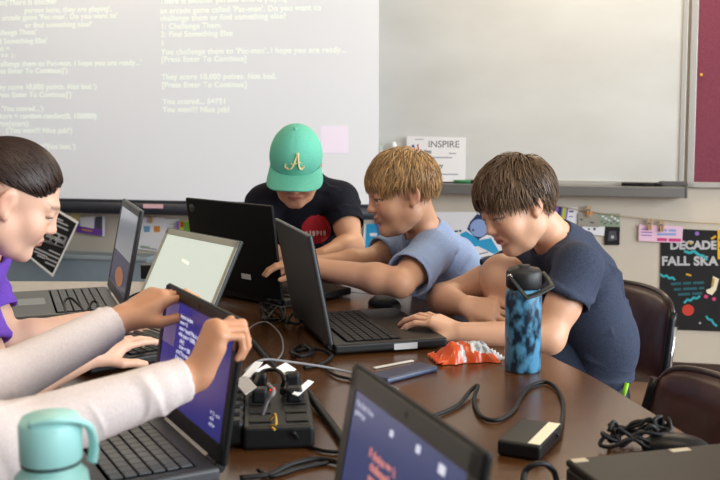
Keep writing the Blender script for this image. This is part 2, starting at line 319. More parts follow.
sheet('card', [(604, 226), (620, 227), (619.5, 245), (604.5, 245)], M['p_blk'], 'small black picture card below the green patterned leaflet', 'card', .006, [('picture', 'p_grey_ink', 'q', [(609, 231), (616, 231), (617, 240), (608, 241)]), ('picture_light', 'p_silver', 'c', (612.5, 237), 1.7)])
sheet('leaflet', [(563, 207), (578, 207.5), (577, 232), (562, 232)], M['p_paper'], 'white sheet on the wall just behind the navy-shirted person', 'leaflet', .006, [('lettering', 'p_grey_ink', 'l', [(569, 211.5), (573.5, 211.5)], 1.4), ('lettering', 'p_violet', 'l', [(569, 216.5), (573, 216.5)], .9)])
sheet('bookmark', [(555, 205), (568.5, 208), (565.5, 226), (553, 226)], M['p_violet'], 'striped purple and yellow bookmark behind the navy-shirted person', 'bookmark', .012, [('stripe', 'p_lime', 'q', [(563, 207.5), (566.5, 208), (564, 225), (560.5, 225)]), ('stripe_dark', 'p_navy', 'q', [(559, 206.5), (562, 207), (559, 225), (556, 225)])])
sheet('poster', [(425, 212), (500, 212), (505, 275), (425, 275)], M['p_paper'], 'white poster with a blue ocean picture between blond and navy-shirted people', 'poster', .006, [
    ('fish', 'p_periw', 'c', (479, 228), 9), ('backdrop', 'p_navy', 'q', [(470, 222), (477, 214), (489, 216), (491, 232), (478, 240), (467, 229)]), ('wave', 'p_cyan', 'q', [(460, 234), (466, 231), (480, 240), (491, 238), (499, 251), (494, 254), (478, 246), (469, 248), (462, 241)]), ('lettering', 'p_navy', 'l', [(454.5, 231.5), (458, 231)], 1.6), ('lettering', 'p_navy', 'l', [(459, 231), (461.5, 230.7)], 1.6), ('lettering', 'p_grey_ink', 'l', [(475, 255), (488, 252)], .8), ('lettering', 'p_grey_ink', 'l', [(474, 259), (490, 256)], .8), ('dot', 'p_navy', 'c', (473, 230), 1.3)])
sheet('notice', [(364, 224), (400, 224), (400, 262), (361, 262)], M['p_cyan'], 'blue notice with a white edge behind the capped and blond people', 'notice', .006, [('edge', 'p_paper', 'q', [(364, 224), (366.3, 224), (364, 262), (361.5, 262)]), ('lettering', 'p_paper', 'q', q4(370, 233, 377, 236))])
sheet('pennant', [(374, 214), (385, 214), (381, 238)], M['p_violet'], 'purple pennant hanging over the blue notice', 'pennant', .011)
sheet('flyer', [(57, 209), (79, 222), (53, 277), (26, 255)], M['p_white'], 'tilted black flyer with white border by the purple-shirted person', 'flyer', .205, [
    ('print_area', 'p_blk', 'q', [(57, 211.5), (76.5, 223.5), (52.5, 273.5), (28.5, 254.5)]), ('banner', 'p_paper', 'q', [(51, 230), (67.5, 237), (64, 248), (40.5, 241)])], th=.001)
def over_flyer():                                                   # the flyer's tilted print, on the same sheet
    r = [o for o in C.objects if o.name == 'flyer.001'][0]; off = .2075
    mb = MB()
    for x, y, w_ in ((52, 233.5, 6), (60, 237, 4.5), (44.5, 237.5, 5), (51.5, 240.5, 4), (57, 243, 6.5)):
        s, z = onwall(x, y, off); s2, z2 = onwall(x+w_, y+w_*.45, off); n = V((z-z2, s2-s)).normalized()*.007; wprism(mb, [(s+n.x, z+n.y), (s-n.x, z-n.y), (s2-n.x, z2-n.y), (s2+n.x, z2+n.y)], off, .0005)
    wbuild(mb, 'headline', M['p_blk'], r)
    for x, y, w_ in ((54, 217, 9), (57, 221, 11), (56, 225, 12), (35, 248, 14), (34, 251, 13), (37, 255, 8), (49, 250, 11), (48, 254, 11), (46, 258, 11), (45, 262, 10)):
        s, z = onwall(x, y, off); s2, z2 = onwall(x+w_, y+w_*.45, off); n = V((z-z2, s2-s)).normalized()*.004
        mw = MB(); wprism(mw, [(s+n.x, z+n.y), (s-n.x, z-n.y), (s2-n.x, z2-n.y), (s2+n.x, z2+n.y)], off-.0005, .0005); wbuild(mw, 'small_print', M['p_silver'], r)
over_flyer()
sheet('envelope', [(69, 215), (80, 213), (79, 221), (73, 233), (66, 228)], M['p_tan'], 'tan envelope behind the tilted black flyer', 'envelope', .05)
sheet('card', [(77, 221), (105, 216), (105, 236.5), (76, 232)], M['p_purple'], 'purple card with white panel under the projector screen', 'card', .02, [('panel', 'p_paper', 'q', [(80, 217.5), (95, 216), (94, 228.5), (80, 226)]), ('photo', 'p_grey_ink', 'q', [(96, 217), (102, 216.5), (102, 229), (96, 228)]), ('lettering', 'p_orangep', 'l', [(82, 229.5), (92, 231)], 1.2), ('margin', 'p_paper', 'q', [(102.5, 216), (105, 216), (105, 236.5), (102.5, 236)])])
sheet('leaflet', [(139, 217), (165, 218), (163, 252), (137, 249)], M['p_paper'], 'white sheet with small animal pictures behind the bright laptop', 'leaflet', .012, [('picture', 'p_bluepic', 'q', q4(144, 226, 150, 232)), ('picture_brown', 'p_orangep', 'q', q4(154, 226, 160, 232)), ('lettering', 'p_grey_ink', 'l', [(140, 247), (157, 249.5)], .8), ('lettering', 'p_green', 'l', [(141, 246), (150, 247)], .8)])
sheet('leaflet', [(165, 219), (179, 219), (176, 250), (162, 250)], M['p_paper'], 'plain white sheet beside the animal picture sheet', 'leaflet', .008, [('lettering', 'p_silver', 'l', [(167, 224), (175, 224)], .8), ('lettering', 'p_silver', 'l', [(167, 227), (175, 227)], .8)])
sheet('booklet', [(177, 221), (192, 221), (192, 242), (176, 242)], M['p_lime'], 'green and yellow booklet half behind the black laptop', 'booklet', .02, [('spine', 'p_violet', 'q', [(177, 221), (180, 221), (179.5, 242), (176, 242)]), ('picture', 'p_green', 'q', q4(184, 222, 191, 235)), ('picture_red', 'p_red_ink', 'q', q4(181, 221.5, 184, 227))], th=.006)
# strings with clothespins
mk('twine', 'b7a488', .9); mk('peg_wood', 'c9a377', .7)
def string(x0, y0, x1, y1, sag, label):
    a = onwall(x0, y0, .018); b = onwall(x1, y1, .018)
    pts = [wpt(a[0]+(b[0]-a[0])*t, a[1]+(b[1]-a[1])*t - sag*4*t*(1-t), .018) for t in [i/16 for i in range(17)]]
    tag(MB().tube(pts, .0022, 6).build('twine_string', M['twine']), label, 'string')
string(548, 204, 740, 224, .02, 'beige twine strung along the wall behind the navy-shirted person'); string(60, 208, 240, 212, .015, 'beige twine strung below the projector screen')
def peg(px, py, label):
    s, z = onwall(px, py, .02); r = empty('clothes_peg', wpt(s, z, .022), 0, label, 'clothes peg', 'wooden clothes pegs on the twine')
    for d in (-.006, .006): MB().box(RW @ V((d, 0, 0)), (.007, .010, .05), RWU @ Matrix.Rotation(d*9, 3, 'Y'), bev=.001).build('peg_half', M['peg_wood'], r)
    wbuild(MB().tube([wpt(s-.008, z+.006, .028), wpt(s+.008, z+.006, .028)], .003, 8), 'spring', M['alu'], r)
for x, y, l in ((589, 211, 'wooden clothes peg on the grey mottled card'), (650, 224.5, 'wooden clothes peg at the pink flyer left part'), (662, 226, 'wooden clothes peg at the pink flyer middle'), (66, 214, 'wooden clothes peg over the tan envelope'), (151, 218, 'wooden clothes peg on the animal picture sheet')): peg(x, y, l)
# tray things
s, z = onwall(394, 181, .05); bt = empty('spray_bottle', wpt(s, tz1+.0005, .05), 0, 'white spray bottle on the whiteboard tray beside the INSPIRE sign', 'bottle')
mk('white_plastic', 'e4e6e8', .35); mk('grey_plastic', '9aa09c', .4)
MB().lathe([(0, 0), (.022, 0), (.024, .006), (.024, .11), (.012, .14), (.012, .15)], n=24).build('bottle_body', M['white_plastic'], bt); MB().lathe([(.013, .15), (.014, .152), (.013, .175), (.006, .19), (0, .191)], n=20).build('nozzle', M['white_plastic'], bt)
s, z = onwall(386, 181, .05); tag(MB().lathe([(0, 0), (.021, 0), (.021, .17), (.018, .18), (0, .18)], wpt(s-.035, tz1+.0005, .045), 24).build('cleaner_can', M['grey_plastic']), 'grey cleaner can on the tray next to the white spray bottle', 'can')
mk('black_plastic', '131315', .42, spec=.3); mk('marker_green', '2e7a52', .4)
def marker(px, m, label, rz=0):
    s, z = onwall(px, 184, .05); r = empty('whiteboard_marker', wpt(s, tz1+.0085, .055), 0, label, 'marker')
    X = WD; MB().tube([-X*.055, X*.02, X*.024], [.008, .008, .0065], 12).build('barrel', M[m], r); MB().tube([X*.024, X*.062, X*.064], [.0083, .0083, .006], 12).build('marker_cap', M['black_plastic'], r)
marker(634, 'black_plastic', 'black marker on the tray, closest to the navy-shirted person'); marker(648, 'black_plastic', 'black marker on the tray, closest to the pin board'); marker(466, 'marker_green', 'green marker on the tray right of INSPIRE sign')
# long low grey-blue heater casing along the wall
mk('grey_blue', '8496a4', .5, noise=('7d8f9e', 6, U1, 3, .35, .65)); mk('grey_blue_top', '96a3ad', .45); mk('slot_dark', '3a434c', .7)
c0 = onwall(-60, 256, .12)[0]; c1, cz = onwall(146, 257, .12)
cb = empty('wall_heater', wpt((c0+c1)/2, 0, .06), 0, 'long low grey-blue heater casing along the wall below the flyers', 'heater')
wbuild(MB().box(wpt((c0+c1)/2, cz/2-.01, .055), (c1-c0, .11, cz-.02), RWU, bev=.006), 'casing', M['grey_blue'], cb)
wbuild(MB().box(wpt((c0+c1)/2, cz-.012, .062), (c1-c0+.02, .122, .024), RWU, bev=.006), 'casing_top', M['grey_blue_top'], cb)
gr = MB()
for i in range(24): gr.box(wpt(c0+.12+i*(c1-c0-.24)/23, .10, .111), (.05, .004, .03), RWU)
wbuild(gr, 'air_slots', M['slot_dark'], cb)
# ------------------------------------------------------------------ tables
mk('table_wood', '5d3c22', .24, noise=('482c17', 7, (1, 9, 1), 5, .3, .7), bump=(50, .05, .002, (1, 8, 1)), spec=.5); mk('table_edge', '2b1d17', .4); mk('steel_dark', '2d2d2f', .4, .6)
mk('pale_laminate', 'b9ada0', .35, noise=('b0a497', 30, U1, 3, .4, .65)); mk('pale_edge', '8f867c', .5)
def table(name, ctrl, m, me, label, legs, n=10, loop=True):
    pts = smooth_path([(x, y, 0) for x, y in ctrl], n) if loop else [V((x, y, 0)) for x, y in ctrl]
    cx = sum(p.x for p in pts)/len(pts); cy = sum(p.y for p in pts)/len(pts)
    r = empty(name, (cx, cy, 0), 0, label, 'table')
    P = [(p.x-cx, p.y-cy) for p in pts]
    t = MB().prism(P, TZ-.03, TZ, bev=.003).build('tabletop', m, r)
    MB().prism([(x*1.002, y*1.002) for x, y in P], TZ-.026, TZ-.005).build('edge_band', me, t)
    for x, y in legs: MB().tube([(x-cx, y-cy, 0), (x-cx, y-cy, TZ-.03)], .025, 14).tube([(x-cx, y-cy, 0), (x-cx, y-cy, .015)], .032, 14).build('leg', M['steel_dark'], r)
    return r
table('conference_table', [(.50, .55), (.585, .8), (.59, .98), (.568, 1.2), (.526, 1.49), (.473, 1.77), (.441, 1.91), (.40, 2.04), (.335, 2.30), (.255, 2.6), (.14, 2.85), (0, 2.97), (-.2, 3.0), (-.42, 2.985), (-.44, 2.95), (-.60, 2.44), (-.80, 1.8), (-.90, 1.3), (-.92, .9), (-.8, .6)], M['table_wood'], M['table_edge'], 'dark brown glossy wooden table with rounded outline in the middle of the group', [(-.65, .85), (.4, .85), (-.3, 2.75), (.12, 2.6), (-.1, 1.7)], 8)
table('side_table', [(-.46, 2.95), (-.62, 2.44), (-.76, 1.98), (-1.75, 2.05), (-1.75, 2.97)], M['pale_laminate'], M['pale_edge'], 'pale laminate table under the open grey laptop', [(-.62, 2.82), (-.84, 2.1), (-1.66, 2.14), (-1.66, 2.88)], loop=False)
# ------------------------------------------------------------------ laptops
mk('laptop_black', '161617', .42, spec=.35, bump=(900, .15, .0004, U1)); mk('laptop_back', '090a0b', .55, spec=.25); mk('laptop_grey', '4a4c4b', .45, .2); mk('laptop_slate', '404245', .42, .3); mk('key_black', '161618', .55, spec=.3); mk('key_grey', '55585a', .5); mk('pad_grey', '717672', .3); mk('bezel_black', '101012', .45, spec=.3); mk('bezel_silver', 'b4b5a6', .35, .3); mk('bezel_olive', '413f37', .45)
mk('laptop_umber', '1c1815', .5, spec=.3); mk('led', 'e8e8e8', .3); mk('sticker_white', 'c9ccd0', .4); mk('sticker_beige', 'b3a68d', .5)
mk('scr_navy', '2a2b6e', .18, emit=.42, ecol='34358c'); mk('scr_navy2', '3d4468', .25, emit=.36, ecol='4a548c'); mk('scr_bright', 'cfdad0', .3, emit=.42, ecol='dcebe0'); mk('scr_grey', '8f949c', .12, emit=.28, ecol='b0b6c2'); mk('scr_purple', '43456a', .2, emit=.14, ecol='565a8c'); mk('scr_reflection', 'b0724f', .4, emit=.2, ecol='d08a60'); mk('code_pink', 'd08a8a', .5, emit=.45, ecol='e08c86'); mk('code_white', 'dfe4f4', .5, emit=.6, ecol='dfe4f8'); mk('code_violet', '7d6f9a', .5, emit=.25, ecol='8a78b0'); mk('scr_glare', 'eef0dc', .4, emit=.7, ecol='f2f4e0')
def laptop(name, loc, rz, w, d, lh, opening, label, body='laptop_black', back='laptop_back', key='key_black', bezel='bezel_black', scr='scr_navy', bz=.014, t=.024, closed=False, lt=.009):
    """local: hinge along x at y=0, the user's side is -y"""
    r = empty(name, loc, rz, label, 'laptop')
    MB().box((0, -d/2, t/2+.003), (w, d, t-.004), bev=.005, seg=3).build('base', M[body], r)
    if closed:
        lid = MB().box((0, -d/2, t+.0075), (w, d, .011), bev=.004, seg=3).build('lid', M[back], r); return r, lid, None
    deck = MB().box((0, -d*.36, t-.0005), (w*.9, d*.50, .003), bev=.001).build('keyboard_tray', M['bezel_black'], r)
    kb = MB(); n = 14; kw = w*.88/n; kd = d*.47/6
    for row in range(6):
        x = -w*.44
        ws = [1]*14 if row in (1, 2, 3) else ([1.3, 1, 1, 1, 5, 1, 1, 1, .9, .8] if row == 5 else [.933]*15)
        ws = [q*14/sum(ws) for q in ws]
        for q in ws:
            kb.box((x+kw*q/2, -d*.125 - kd*(row+.5), t+.0025), (kw*q-.0025, kd-.003, .003), bev=.0008, seg=1); x += kw*q
    kb.build('keyboard', M[key], r)
    MB().box((-.01, -d*.80, t+.0003), (w*.26, d*.26, .0025), bev=.001).build('touchpad', M['pad_grey' if body == 'laptop_grey' else 'bezel_black'], r)
    for sx in (-1, 1): MB().tube([(sx*w*.40-.022, .004, t-.004), (sx*w*.40+.022, .004, t-.004)], .0075, 12).build('hinge', M['bezel_black'] if body != 'laptop_grey' else M['alu_pale'], r)
    lid = MB().box((0, lt/2, lh/2), (w, lt, lh), bev=.0035, seg=2).build('lid', M[back], r)
    lid.location = (0, .002, t+.001); lid.rotation_euler = (-(math.radians(opening)-PI/2), 0, 0)
    be = MB()
    x0, x1, z0, z1 = -w/2+.003, w/2-.003, .003, lh-.003; b2 = bz*1.7
    for (a, b, p, q) in ((x0, x0+bz, z0, z1), (x1-bz, x1, z0, z1), (x0, x1, z1-bz*1.15, z1), (x0, x1, z0, z0+b2)): be.box(((a+b)/2, -.0006, (p+q)/2), (b-a, .0022, q-p), bev=.0006, seg=1)
    be.tube([(0, -.0018, z1-bz*.55), (0, -.0028, z1-bz*.55)], .0032, 10)
    be.build('bezel', M[bezel], lid)
    sc = MB().box((0, .0002, (z0+b2+z1-bz*1.15)/2), (x1-x0-2*bz+.002, .0014, z1-bz*1.15-z0-b2+.002)).build('screen', M[scr], lid)
    return r, lid, (x0+bz, x1-bz, z0+b2, z1-bz*1.15)
def lid_text(lid, body, size, x, z, m, name, rows=0, **k):           # text on the screen, read from the user's side
    Pm = Matrix.Translation((x, -.00085, z)) @ Matrix(((1, 0, 0), (0, 0, -1), (0, 1, 0))).to_4x4()
    return add_text(MB(), body, size, Pm, **k).build(name, M[m], lid)
def lid_bars(lid, bars, m, name):                                    # (x0,z0,x1,z1)
    for a, b, c, d in bars: MB().box(((a+c)/2, -.0007, (b+d)/2), (abs(c-a), .0006, abs(d-b))).build(name, M[m], lid)
def place(PR, PL):                                                   # hinge ends (user's right = local +x) -> loc, rz
    PR, PL = V(PR), V(PL); d = PR-PL; c = (PR+PL)/2; return (c.x, c.y, TZ), math.atan2(d.y, d.x)
def hinge(near, direction, w):                                       # near end, unit direction to the far end
    d = V(direction).normalized(); return V(near), V(near)+d*w
# laptop of the boy in the dark shirt: user's side is +x
a, b = hinge((-.052, 2.035), (-.283, .959), .345)
loc, rz = place(b, a)
L5, lid, sc = laptop('laptop', loc, rz, .345, .25, .236, 101, 'black laptop the navy-shirted person touches, seen edge-on beside orange snack bag', back='laptop_slate', scr='scr_navy')
MB().box((-.345*.5-.0005, 0, 0), (.0012, .052, .013)).build('side_sticker', M['sticker_white'], L5).location = (0, -.155, .013)
# black laptop seen from its back
a, b = hinge((-.192, 2.53), (-.735, .678), .350); a, b = b, a
loc, rz = place(a, b)
L4, lid, sc = laptop('laptop', loc, rz, .350, .25, .249, 98, 'black laptop with its lid back to us, before the person in the green cap', back='laptop_back')
lid_o = MB().lathe([(0, 0), (.011, 0), (.011, .0012), (0, .0014)], n=24, R=Matrix.Rotation(-PI/2, 3, 'X'), c=(.0, .009, 0)).build('lid_logo', M['laptop_slate'], lid); lid_o.location = (.150, 0, .222)
MB().box((0, .0095, 0), (.036, .001, .014)).build('lid_label', M['sticker_white'], lid).location = (-.045, 0, .05)
# laptop held by the near pair of hands
a, b = hinge((-.190, 1.325), (-.475, .880), .335)
loc, rz = place(a, b)
L3, lid, sc = laptop('laptop', loc, rz, .335, .245, .203, 99, 'black laptop with dark blue code screen gripped by both hands at its top', scr='scr_navy', key='key_grey', body='laptop_slate')
x0, x1, z0, z1 = sc
ls = ['import random', 'score = 0', "name = input('Who is playing?')", 'while score < 10000:', '    play()', '    score += 500', "print('You scored')", "if ans == 'yes':", '    challenge()', 'else:', '    find()']
lid_text(lid, '\n'.join(ls), .0092, x0+.075, z1-.022, 'code_white', 'code_text', bold=.0002)
lid_text(lid, 'Run  Terminal\n> python game.py\n> score 54751', .0085, x0+.02, z0+.045, 'code_white', 'terminal_text', bold=.0002)
lid_text(lid, 'ln 12  col 4\nutf-8\npython', .008, x1-.05, z0+.03, 'code_white', 'status_text')
lid_bars(lid, [(x0+.002, z0+.085, x0+.06, z1-.004)], 'code_violet', 'side_bar')
# laptop at the lower middle
a, b = hinge((.060, .745), (-.349, .937), .30)
loc, rz = place(a, b)
L6, lid, sc = laptop('laptop', loc, rz, .30, .22, .222, 100, 'laptop in front with blue screen of pink code, only its screen showing', scr='scr_navy2', bezel='bezel_olive', bz=.018)
x0, x1, z0, z1 = sc
lid_text(lid, 'if choice == 1:\n  challenge()\n  score = 10000\n  print(score)\nelif choice == 2:\n  find_else()\n  print(other)\n  scores.append(1)\nfor item in list:\n  total += item\n  print(total)', .0115, x0+.06, z1-.05, 'code_pink', 'code_text', bold=.0007)
lid_text(lid, 'File Edit View\ngame.py', .0085, x0+.008, z1-.014, 'code_white', 'menu_text')
lid_bars(lid, [(x0+.10, z1-.018, x0+.107, z1-.012), (x0+.16, z1-.014, x0+.168, z1-.007), (x1-.05, z1-.016, x1-.038, z1-.008), (x1-.02, z1-.03, x1-.008, z1-.024)], 'code_white', 'icon')
# bright screen laptop
a, b = hinge((-.335, 2.025), (-.634, .773), .32)
loc, rz = place(a, b)
L2, lid, sc = laptop('laptop', loc, rz, .32, .235, .236, 117, 'laptop with a bright white-green screen and silver frame behind the hands', back='laptop_slate', bezel='bezel_silver', scr='scr_bright', bz=.012)
x0, x1, z0, z1 = sc
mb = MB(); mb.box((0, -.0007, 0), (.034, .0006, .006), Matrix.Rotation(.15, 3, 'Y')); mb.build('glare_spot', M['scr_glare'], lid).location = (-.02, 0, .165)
# the girl's open grey laptop
a, b = hinge((-.578, 2.40), (-.345, .938), .355)
loc, rz = place(a, b)
L1, lid, sc = laptop('laptop', loc, rz, .355, .255, .247, 101, 'grey open laptop on the pale table in front of the purple-shirted person', body='laptop_grey', back='laptop_slate', key='key_grey', scr='scr_grey', bezel='laptop_slate')
x0, x1, z0, z1 = sc
lid_bars(lid, [(x0+.001, z0+.001, x1-.001, z0+.085)], 'scr_purple', 'window_panel')
mb = MB(); mb.prism([(.075*math.cos(k*PI/8), .024*math.sin(k*PI/8)) for k in range(16)], 0, .0005, R=Matrix.Rotation(PI/2, 3, 'X')); mb.build('picture', M['scr_reflection'], lid).location = (.015, -.0011, z0+.030)  # orange ellipse paints the sitter's reflection onto the screen
# closed laptop at the lower right
rz = math.atan2(.06, .215)
L7, lid, _ = laptop('laptop', (.424, 1.366, TZ), rz, .30, .235, .2, 0, 'closed dark laptop at the lower right corner of table', closed=True, back='laptop_umber', body='laptop_umber')
MB().box((-.135, -.012, .0375), (.022, .012, .001)).build('lid_label', M['sticker_beige'], lid); MB().box((.02, -.012, .0375), (.03, .01, .001)).build('lid_label', M['sticker_beige'], lid)
# ------------------------------------------------------------------ bottles, bag, phone on the table
mk('bottle_paint', '0e2438', .35, noise=('5597bd', 55, (1, 1, .6), 6, .40, .58), coat=.2); mk('lid_black', '17181a', .5); mk('chrome', 'b8b8ba', .2, .9)
p = tab(522.5, 370); bo = empty('water_bottle', p, math.radians(-20), 'blue and black marbled water bottle with black strap lid before the navy-shirted person', 'bottle')
r0 = .0355
MB().lathe([(0, 0), (r0-.003, 0), (r0, .004), (r0, .148), (r0-.002, .158), (r0-.004, .164), (0, .164)], n=48).build('bottle_body', M['bottle_paint'], bo)
ld = MB().lathe([(0, .1642), (r0-.003, .1642), (r0-.001, .168), (r0-.001, .196), (r0-.006, .203), (.012, .203), (.012, .209), (0, .209)], n=48).build('lid', M['lid_black'], bo)
hp = smooth_path([(-.020, -r0-.002, .192), (-.004, -r0-.008, .174), (.012, -r0-.009, .156), (.017, -r0-.008, .154), (.036, -.026, .160), (.053, -.006, .169), (.054, 0, .171), (.044, .02, .180), (.030, r0, .190)], 5)
MB().tube(hp, .0062, 10, flat=.5).build('strap', M['lid_black'], ld)
MB().lathe([(0, 0), (.006, 0), (.005, .003), (0, .004)], (-.020, -r0+.0, .190), 16, Matrix.Rotation(PI/2, 3, 'X')).build('rivet', M['chrome'], ld)
mk('teal_plastic', '94cfc6', .42, noise=('a5d9d1', 8, U1, 2, .4, .7)); mk('teal_lid', 'a4ddd8', .4); mk('sticker_brown', '6b4a36', .5, noise=('b79a8a', 30, U1, 3, .4, .6)); mk('sticker_gold', 'c49a4a', .5)
tb = empty('drink_bottle', (-.303, .955, TZ), 0, 'pale teal flask with handle lid by the near keyboard at the bottom edge', 'bottle')
MB().lathe([(0, 0), (.033, 0), (.036, .004), (.037, .14), (.035, .153), (.027, .163), (.0265, .167), (0, .167)], n=48).build('bottle_body', M['teal_plastic'], tb)
ld = MB().lathe([(0, .167), (.0285, .167), (.030, .170), (.0305, .205), (.027, .212), (0, .213)], n=48).build('lid', M['teal_lid'], tb)
MB().lathe([(.0275, .1655), (.0292, .1655), (.0292, .169), (.0275, .169)], n=40).build('lid_gap', M['lid_black'], ld)
MB().tube(smooth_path([(-.012, -.022, .211), (.012, -.024, .2155), (.030, -.014, .212), (.0385, 0, .200), (.040, .008, .18), (.0375, .01, .163)], 8), .006, 12, flat=.62).build('handle', M['teal_lid'], ld)
MB().grid(lambda u, v: (.0376*math.cos(-2.05+u*.95), .0376*math.sin(-2.05+u*.95), .085+v*.06), 16, 8).build('picture_sticker', M['sticker_brown'], tb)
MB().grid(lambda u, v: (.0378*math.cos(-1.35+u*.4), .0378*math.sin(-1.35+u*.4), .085+v*.035), 8, 6).build('gold_sticker', M['sticker_gold'], tb)
# orange snack bag
mk('foil_orange', 'e2571c', .3, coat=.3); mk('foil_white', 'dcdde0', .3, .2); mk('foil_grey', '9a9da2', .35, .4)
p = tab(466, 360); sb = empty('snack_bag', p, math.radians(12), 'crumpled orange and white snack bag on the table left of blue bottle', 'snack bag')
def bagfn(u, v):
    x = (u-.5)*.125; e = min(u, 1-u)*2; y = (v-.5)*(.055+.02*(1-e))
    h = .036*(math.sin(PI*v)**.6)*min(1, (e*2.2))**.8
    w_ = .0025*math.sin(u*19+v*7)+.002*math.sin(u*13-v*15)
    return (x, y+.004*math.sin(u*19), max(.001, h+w_*math.sin(PI*v)+.0015))
t = MB(); t.grid(lambda u, v: bagfn(u, v), 60, 24)
for f in t.bm.faces:
    c = f.calc_center_median(); a = c.x + .25*c.y
    f.material_index = 0 if a < -.020 else (1 if a < -.013 else (0 if a < .0 else 1))
    if a > .0 and c.y < -.024: f.material_index = 0
    elif .006 < a < .045 and math.sin(c.x*420)+math.sin(c.y*330+1) > .3: f.material_index = 2
t.grid(lambda u, v: ((u-.5)*.125, (v-.5)*.06, .0008), 8, 4)
t.build('bag_body', [M['foil_orange'], M['foil_white'], M['foil_grey']], sb, smooth=True)
for x in (-.064, .064):
    mb = MB(); mb.grid(lambda u, v: (x+(u-.5)*.014, (v-.5)*.078, .005+.003*math.sin(v*26)+.004*u), 3, 30); mb.build('crimped_end', M['foil_orange' if x < 0 else 'foil_white'], sb, solid=.0008)
mk('phone_blue', '2e3a56', .35); mk('pen_white', 'd8d2cc', .4)
a, b = tab(381, 383), tab(432, 370); d = b-a; rz = math.atan2(d.y, d.x)
bx = empty('power_bank', ((a+b)/2).to_tuple(), rz, 'flat dark blue slab lying on the table before the touched laptop', 'slab')
MB().box((0, .008, .006), (d.length, .05, .011), bev=.004, seg=3).build('slab_case', M['phone_blue'], bx)
a, b = tab(374, 369), tab(413, 361.5); d = b-a
st = empty('stick', ((a+b)/2).to_tuple(), math.atan2(d.y, d.x), 'thin white stick lying on the table above the dark blue slab', 'stick')
MB().box((0, 0, .002), (d.length, .008, .003), bev=.001).build('stick_body', M['pen_white'], st)
# label at the laptop's front edge
# mice
mk('mouse_black', '101012', .4, spec=.3)
def mouse(loc, rz, label):
    r = empty('computer_mouse', loc, rz, label, 'mouse')
    f = lambda u, v: (.028*math.cos(2*PI*u)*math.sin(PI*v/2)*(1-.12*math.sin(2*PI*u)), .050*math.sin(2*PI*u)*math.sin(PI*v/2), .002+.026*math.cos(PI*v/2)**.75)
    MB().grid(f, 40, 14).build('mouse_shell', M['mouse_black'], r)
    MB().tube([(-.003, .028, .0205), (.003, .028, .0205)], .006, 14).build('scroll_wheel', M['laptop_slate'], r)
mouse(tab(384, 307), .9, 'black computer mouse behind the touched laptop'); mouse(tab(676, 452), 1.3, 'black computer mouse at the table edge beside the coiled cable')
# dark box on the pale table
p = tab(147, 279); tag(MB().box(p+V((0, .02, .022)), (.045, .05, .043), Matrix.Rotation(.2, 3, 'Z'), bev=.004).build('black_box', M['black_plastic']), 'small black charger box on the pale table behind the purple-shirted person\'s laptop', 'charger')
# ------------------------------------------------------------------ power strip with plugs, cables and white tags
mk('strip_black', '111214', .45, spec=.35); mk('slot', '050506', .6); mk('led_red', 'ff3020', .4, emit=3, ecol='ff2a18'); mk('tie_yellow', 'c99a30', .5); mk('cable', '0e0e10', .5, spec=.3); mk('cable_pale', '77777c', .45); mk('tag_white', 'dfdfe2', .5)
pr = tab(279, 448); sr = empty('power_strip', (pr.x, pr.y, TZ), math.radians(6), 'black power strip full of plugs in the middle of the table', 'power strip')
MB().box((0, .11, .019), (.108, .24, .036), bev=.006, seg=3).build('housing', M['strip_black'], sr)
for i in range(5):
    y = .025+i*.045
    for x in (-.028, .028):
        k = MB().box((x, y, .0385), (.034, .034, .002), bev=.001).build('socket', M['slot'], sr)
for i in range(5): MB().box((-.066, .015+i*.042, .024), (.026, .030, .038), bev=.006, seg=2).build('side_plug', M['strip_black'], sr)
for (x, y) in ((.028, .115), (.028, .205), (-.028, .115), (-.028, .205)):
    MB().box((x, y, .050), (.026, .026, .024), bev=.005, seg=2).build('plug', M['strip_black'], sr)
MB().lathe([(0, 0), (.005, 0), (.004, .003), (0, .004)], (-.006, .185, .038), 14).build('switch_light', M['led_red'], sr)
def cable(pts, r, label, m='cable', cat='cable', n=8):
    P = smooth_path(pts, n); c = sum(P, V())/len(P)
    return tag(MB().tube(P, r, 8).build('cable', M[m]), label, cat)
def T(px, py, z=.005): return tab(px, py, TZ+z)
def tg(px0, py0, px1, py1, z, w, label):                              # a paper tag wrapped on a cable
    a = tab(px0, py0, TZ+z); b = tab(px1, py1, TZ+z+.004); d = (b-a); L = d.length; c = (a+b)/2
    x_ = d.normalized(); n_ = V((-.1, -.80, .60)); n_ = (n_-x_*n_.dot(x_)).normalized(); R = Matrix((x_, n_.cross(x_), n_)).transposed()
    tag(MB().box(c, (L, w, .0016), R, bev=.0004, seg=1).build('cable_tag', M['tag_white']), label, 'tag')
tg(240, 378, 251, 391, .06, .022, 'white cable tag closest to the held laptop edge'); tg(246, 377, 259, 362, .065, .014, 'white cable tag leaning over the power strip, beside the lowest one'); tg(254, 374, 269, 366, .06, .011, 'narrow white cable tag, upper middle of power strip')
tg(279, 373, 291, 366, .06, .024, 'squarish white cable tag above the power strip'); tg(295, 395, 311, 381, .055, .011, 'slim white cable tag standing to the right of the power strip')
cable([T(244, 372, .05), T(262, 360, .06), T(290, 362, .05), T(330, 368, .02), T(362, 376, .006), T(398, 389, .004)], .0024, 'pale cable curving from the power strip towards the front laptop', 'cable_pale')
cable([T(285, 376, .05), T(300, 384, .03), T(322, 412, .008), T(346, 446, .006), T(360, 474, .006)], .0075, 'thick black cable running from the strip to the front laptop')
cable([T(252, 340), T(266, 356, .012), T(284, 376, .04), T(283, 392, .05)], .006, 'thick black cable behind the held laptop into the strip')
cable([T(293, 432, .03), T(304, 444, .006), T(325, 451, .004), T(352, 452, .004)], .003, 'thin black cable leaving the near end of power strip')
cable([T(240, 478), T(270, 474), T(292, 464, .006), T(320, 459, .006), T(352, 466, .006)], .0042, 'black cable looping below the power strip')
